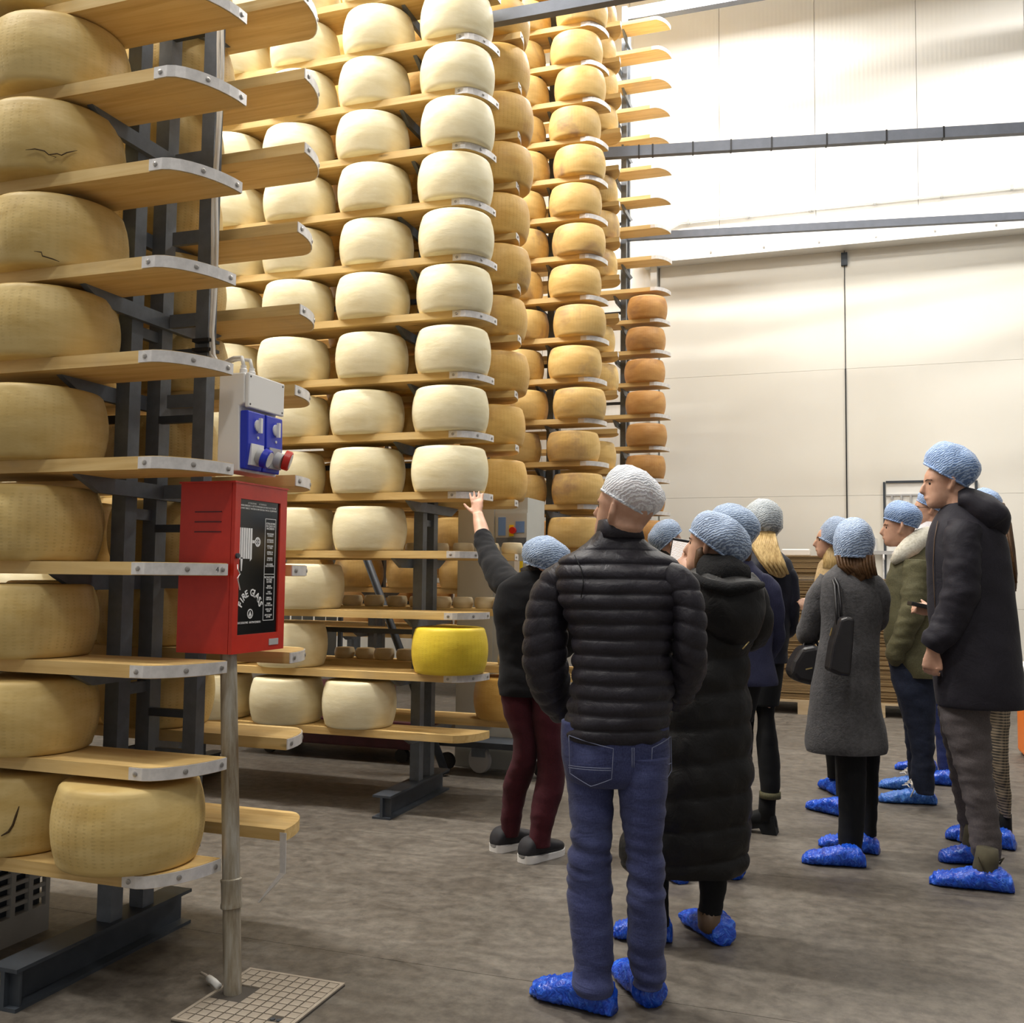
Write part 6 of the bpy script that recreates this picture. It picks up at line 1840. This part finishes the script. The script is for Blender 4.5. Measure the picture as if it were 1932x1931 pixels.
add_foot(mb, a1, e1, -0.008); add_foot(mb, a2, e2, -0.008)
t = person('tall man in long dark hooded coat and grey trousers, in profile', (a1 + a2) / 2, mb)
m = MB(); tc_.add(m, 52, 0.011, 1.0, folds(0.011, (5, 5, 5), 91)); tw = wear(t, m, 'coat', 'coat_ink')
m = MB(); ta.add(m, 34, 0.009, 1.0, folds(0.012, (9, 9, 15), 92)); wear(t, m, 'sleeve', 'coat_ink', tw)
hd = Limb(Y, [(1806, 944, 16, -0.03), (1826, 946, 26, -0.03), (1850, 962, 34, -0.02), (1872, 984, 33, 0.0), (1886, 1004, 20, 0.0), (1890, 1012, 8, 0.0)])
m = MB(); hd.add(m, 34, 0.009, 1.0, folds(0.010, (8, 8, 8), 93), 1.5); wear(t, m, 'hood', 'coat_ink', tw)
m = MB(); m.tube([tc_.surf(x, y, 0.004) for x, y in ((1764, 985), (1757, 1020), (1754, 1070), (1756, 1120), (1759, 1165))], 0.0018, 6); wear(t, m, 'front_edge', 'leather_brown', tw)
m = MB(); [q.add(m, 30, 0.010, 1.0, folds(0.010, (9, 9, 22), 94)) for q in tl]; wear(t, m, 'trousers', 'grey_trouser')
hairnet(t, Y, (1741, 872), (1830, 920), 60, 0.112, 'net_bright', 'hair_dark', -1, 0.92)
for a_, e_, sd in ((a1, e1, 17.0), (a2, e2, 18.0)):
    dd = e_ - a_
    b_ = Vector((a_.x, a_.y, 0))
    m = MB(); m.loft([(b_ + dd * 0.34 + Vector((0, 0, 0.05)), 0.046, 0.046), (b_ + dd * 0.32 + Vector((0, 0, 0.09)), 0.050, 0.048), (b_ + dd * 0.29 + Vector((0, 0, 0.13)), 0.050, 0.047), (b_ + dd * 0.28 + Vector((0, 0, 0.18)), 0.044, 0.042)], 22); bo = wear(t, m, 'boot', 'suede_olive')
    m = MB(); m.tube([b_ + dd * 0.42 + Vector((0, 0, 0.12)) - FW * 0.03, b_ + dd * 0.46 + Vector((0, 0, 0.15)) - FW * 0.05, b_ + dd * 0.40 + Vector((0, 0, 0.09)) - FW * 0.06], 0.004, 5); wear(t, m, 'lace', 'suede_olive', bo); m = MB(); m.tube([b_ + dd * 0.14 + Vector((0, 0, 0.13)), b_ + dd * 0.07 + Vector((0, 0, 0.145)), b_ + dd * 0.13 + Vector((0, 0, 0.115))], 0.004, 6); wear(t, m, 'lace', 'suede_olive', bo)
    cover(t, a_, e_, 'cover_film', sd, 0.010, 1.05)
face_bits(t, P, 1.02)

# ---- 12 long-haired visitor in plaid trousers behind the tall man
Y = 5.72
q12 = Shell(Y, [(1838, 1878, 985, 0.055), (1822, 1892, 1000, 0.085), (1812, 1902, 1025, 0.11), (1806, 1902, 1080, 0.12), (1810, 1900, 1160, 0.115), (1812, 1906, 1240, 0.12), (1816, 1904, 1300, 0.12)])
a12 = Limb(Y, [(1825, 1022, 22, 0.0), (1806, 1075, 21, 0.0), (1796, 1130, 19, 0.0), (1776, 1150, 15, 0.02), (1757, 1156, 11, 0.04)])
l12 = [Shell(Y, [(1850, 1906, 1290, 0.09), (1862, 1902, 1345, 0.08), (1866, 1898, 1400, 0.07), (1872, 1901, 1450, 0.062), (1882, 1904, 1500, 0.054, 0.02), (1886, 1903, 1540, 0.05, 0.04)]), Shell(Y, [(1815, 1872, 1290, 0.09, 0.05), (1815, 1858, 1390, 0.075, 0.08), (1816, 1848, 1480, 0.06, 0.1), (1818, 1842, 1545, 0.05, 0.15)])]
hc = at(1853, 962, Y)
mb = body_of(q12, l12, [a12], hc + Vector((0, 0, -0.05)), 0.85)
P = add_head(mb, hc, -RT * 0.85 + FW * 0.5, UP, 0.96)
wr = at(1758, 1156, Y + 0.04)
add_hand(mb, wr, at(1732, 1148, Y + 0.06) - wr, -FW * 0.9 + UP * 0.2, 0.85, 0.5, 0.08, 1, 0.7)
mb.loft([(at(1894, 1540, Y + 0.04), 0.03, 0.03), (at(1895, 1570, Y + 0.04), 0.03, 0.03)], 12)
a1, a2 = on_floor(1912, 1604), on_floor(1846, 1588)
e1, e2 = a1 - RT * 0.20 + FW * 0.15, on_floor(1786, 1582)
add_foot(mb, a1, e1, -0.006); add_foot(mb, a2, e2, -0.006)
t = person('long-haired visitor in brown plaid trousers behind the tall man', (a1 + a2) / 2, mb)
m = MB(); q12.add(m, 36, 0.016, 1.0, folds(0.008, (7, 7, 9), 95)); pw = wear(t, m, 'jacket', 'navy_dark')
m = MB(); a12.add(m, 26, 0.014, 1.0, folds(0.006, (10, 10, 12), 96)); wear(t, m, 'sleeve', 'navy_dark', pw)
m = MB(); [q.add(m, 28, 0.012, 1.0, folds(0.006, (9, 9, 16), 97)) for q in l12]; wear(t, m, 'trousers', 'plaid')
m = MB(); m.loft([(at(1894, 1536, Y + 0.04), 0.037, 0.037), (at(1895, 1560, Y + 0.04), 0.036, 0.036), (at(1896, 1580, Y + 0.04), 0.036, 0.036)], 14); wear(t, m, 'sock', 'black_cloth')
hairnet(t, Y, (1820, 968), (1884, 978), 52, 0.115, 'net_bright', 'hair_brown', -1, 0.93)
m = MB(); m.loft([(at(1868, 960, Y), 0.075, 0.07), (at(1882, 995, Y - 0.03), 0.07, 0.06), (at(1896, 1040, Y - 0.06), 0.05, 0.05), (at(1906, 1085, Y - 0.08), 0.035, 0.035), (at(1911, 1112, Y - 0.08), 0.018, 0.018), (at(1911, 1120, Y - 0.08), 0.006, 0.006)], 18)
for i in range(8):
    u = i / 7 - 0.5
    m.tube([at(1882 + 34 * u, 985, Y - 0.09), at(1898 + 24 * u, 1045, Y - 0.11), at(1910 + 14 * u, 1105 + 12 * math.sin(i * 2.3), Y - 0.11)], 0.007, 6)
wear(t, m, 'long_hair', 'hair_brown')
cover(t, a1, e1, 'cover_film', 19.0); cover(t, a2, e2, 'cover_film', 20.0)
pp = at(1736, 1143, Y + 0.03)
pt = thing('smartphone', 'black phone held beside the olive parka sleeve', 'phone', pp)
bevel(MB().obox((0, 0, 0), (-RT * 0.058 + UP * 0.012), (UP * 0.010 + RT * 0.002), FW * 0.032).build('body', 'black_plastic', pt), 0.004)
so = MB().obox(UP * 0.0108, (-RT * 0.054 + UP * 0.011), UP * 0.0005, FW * 0.029).build('screen', 'glass_black', pt)
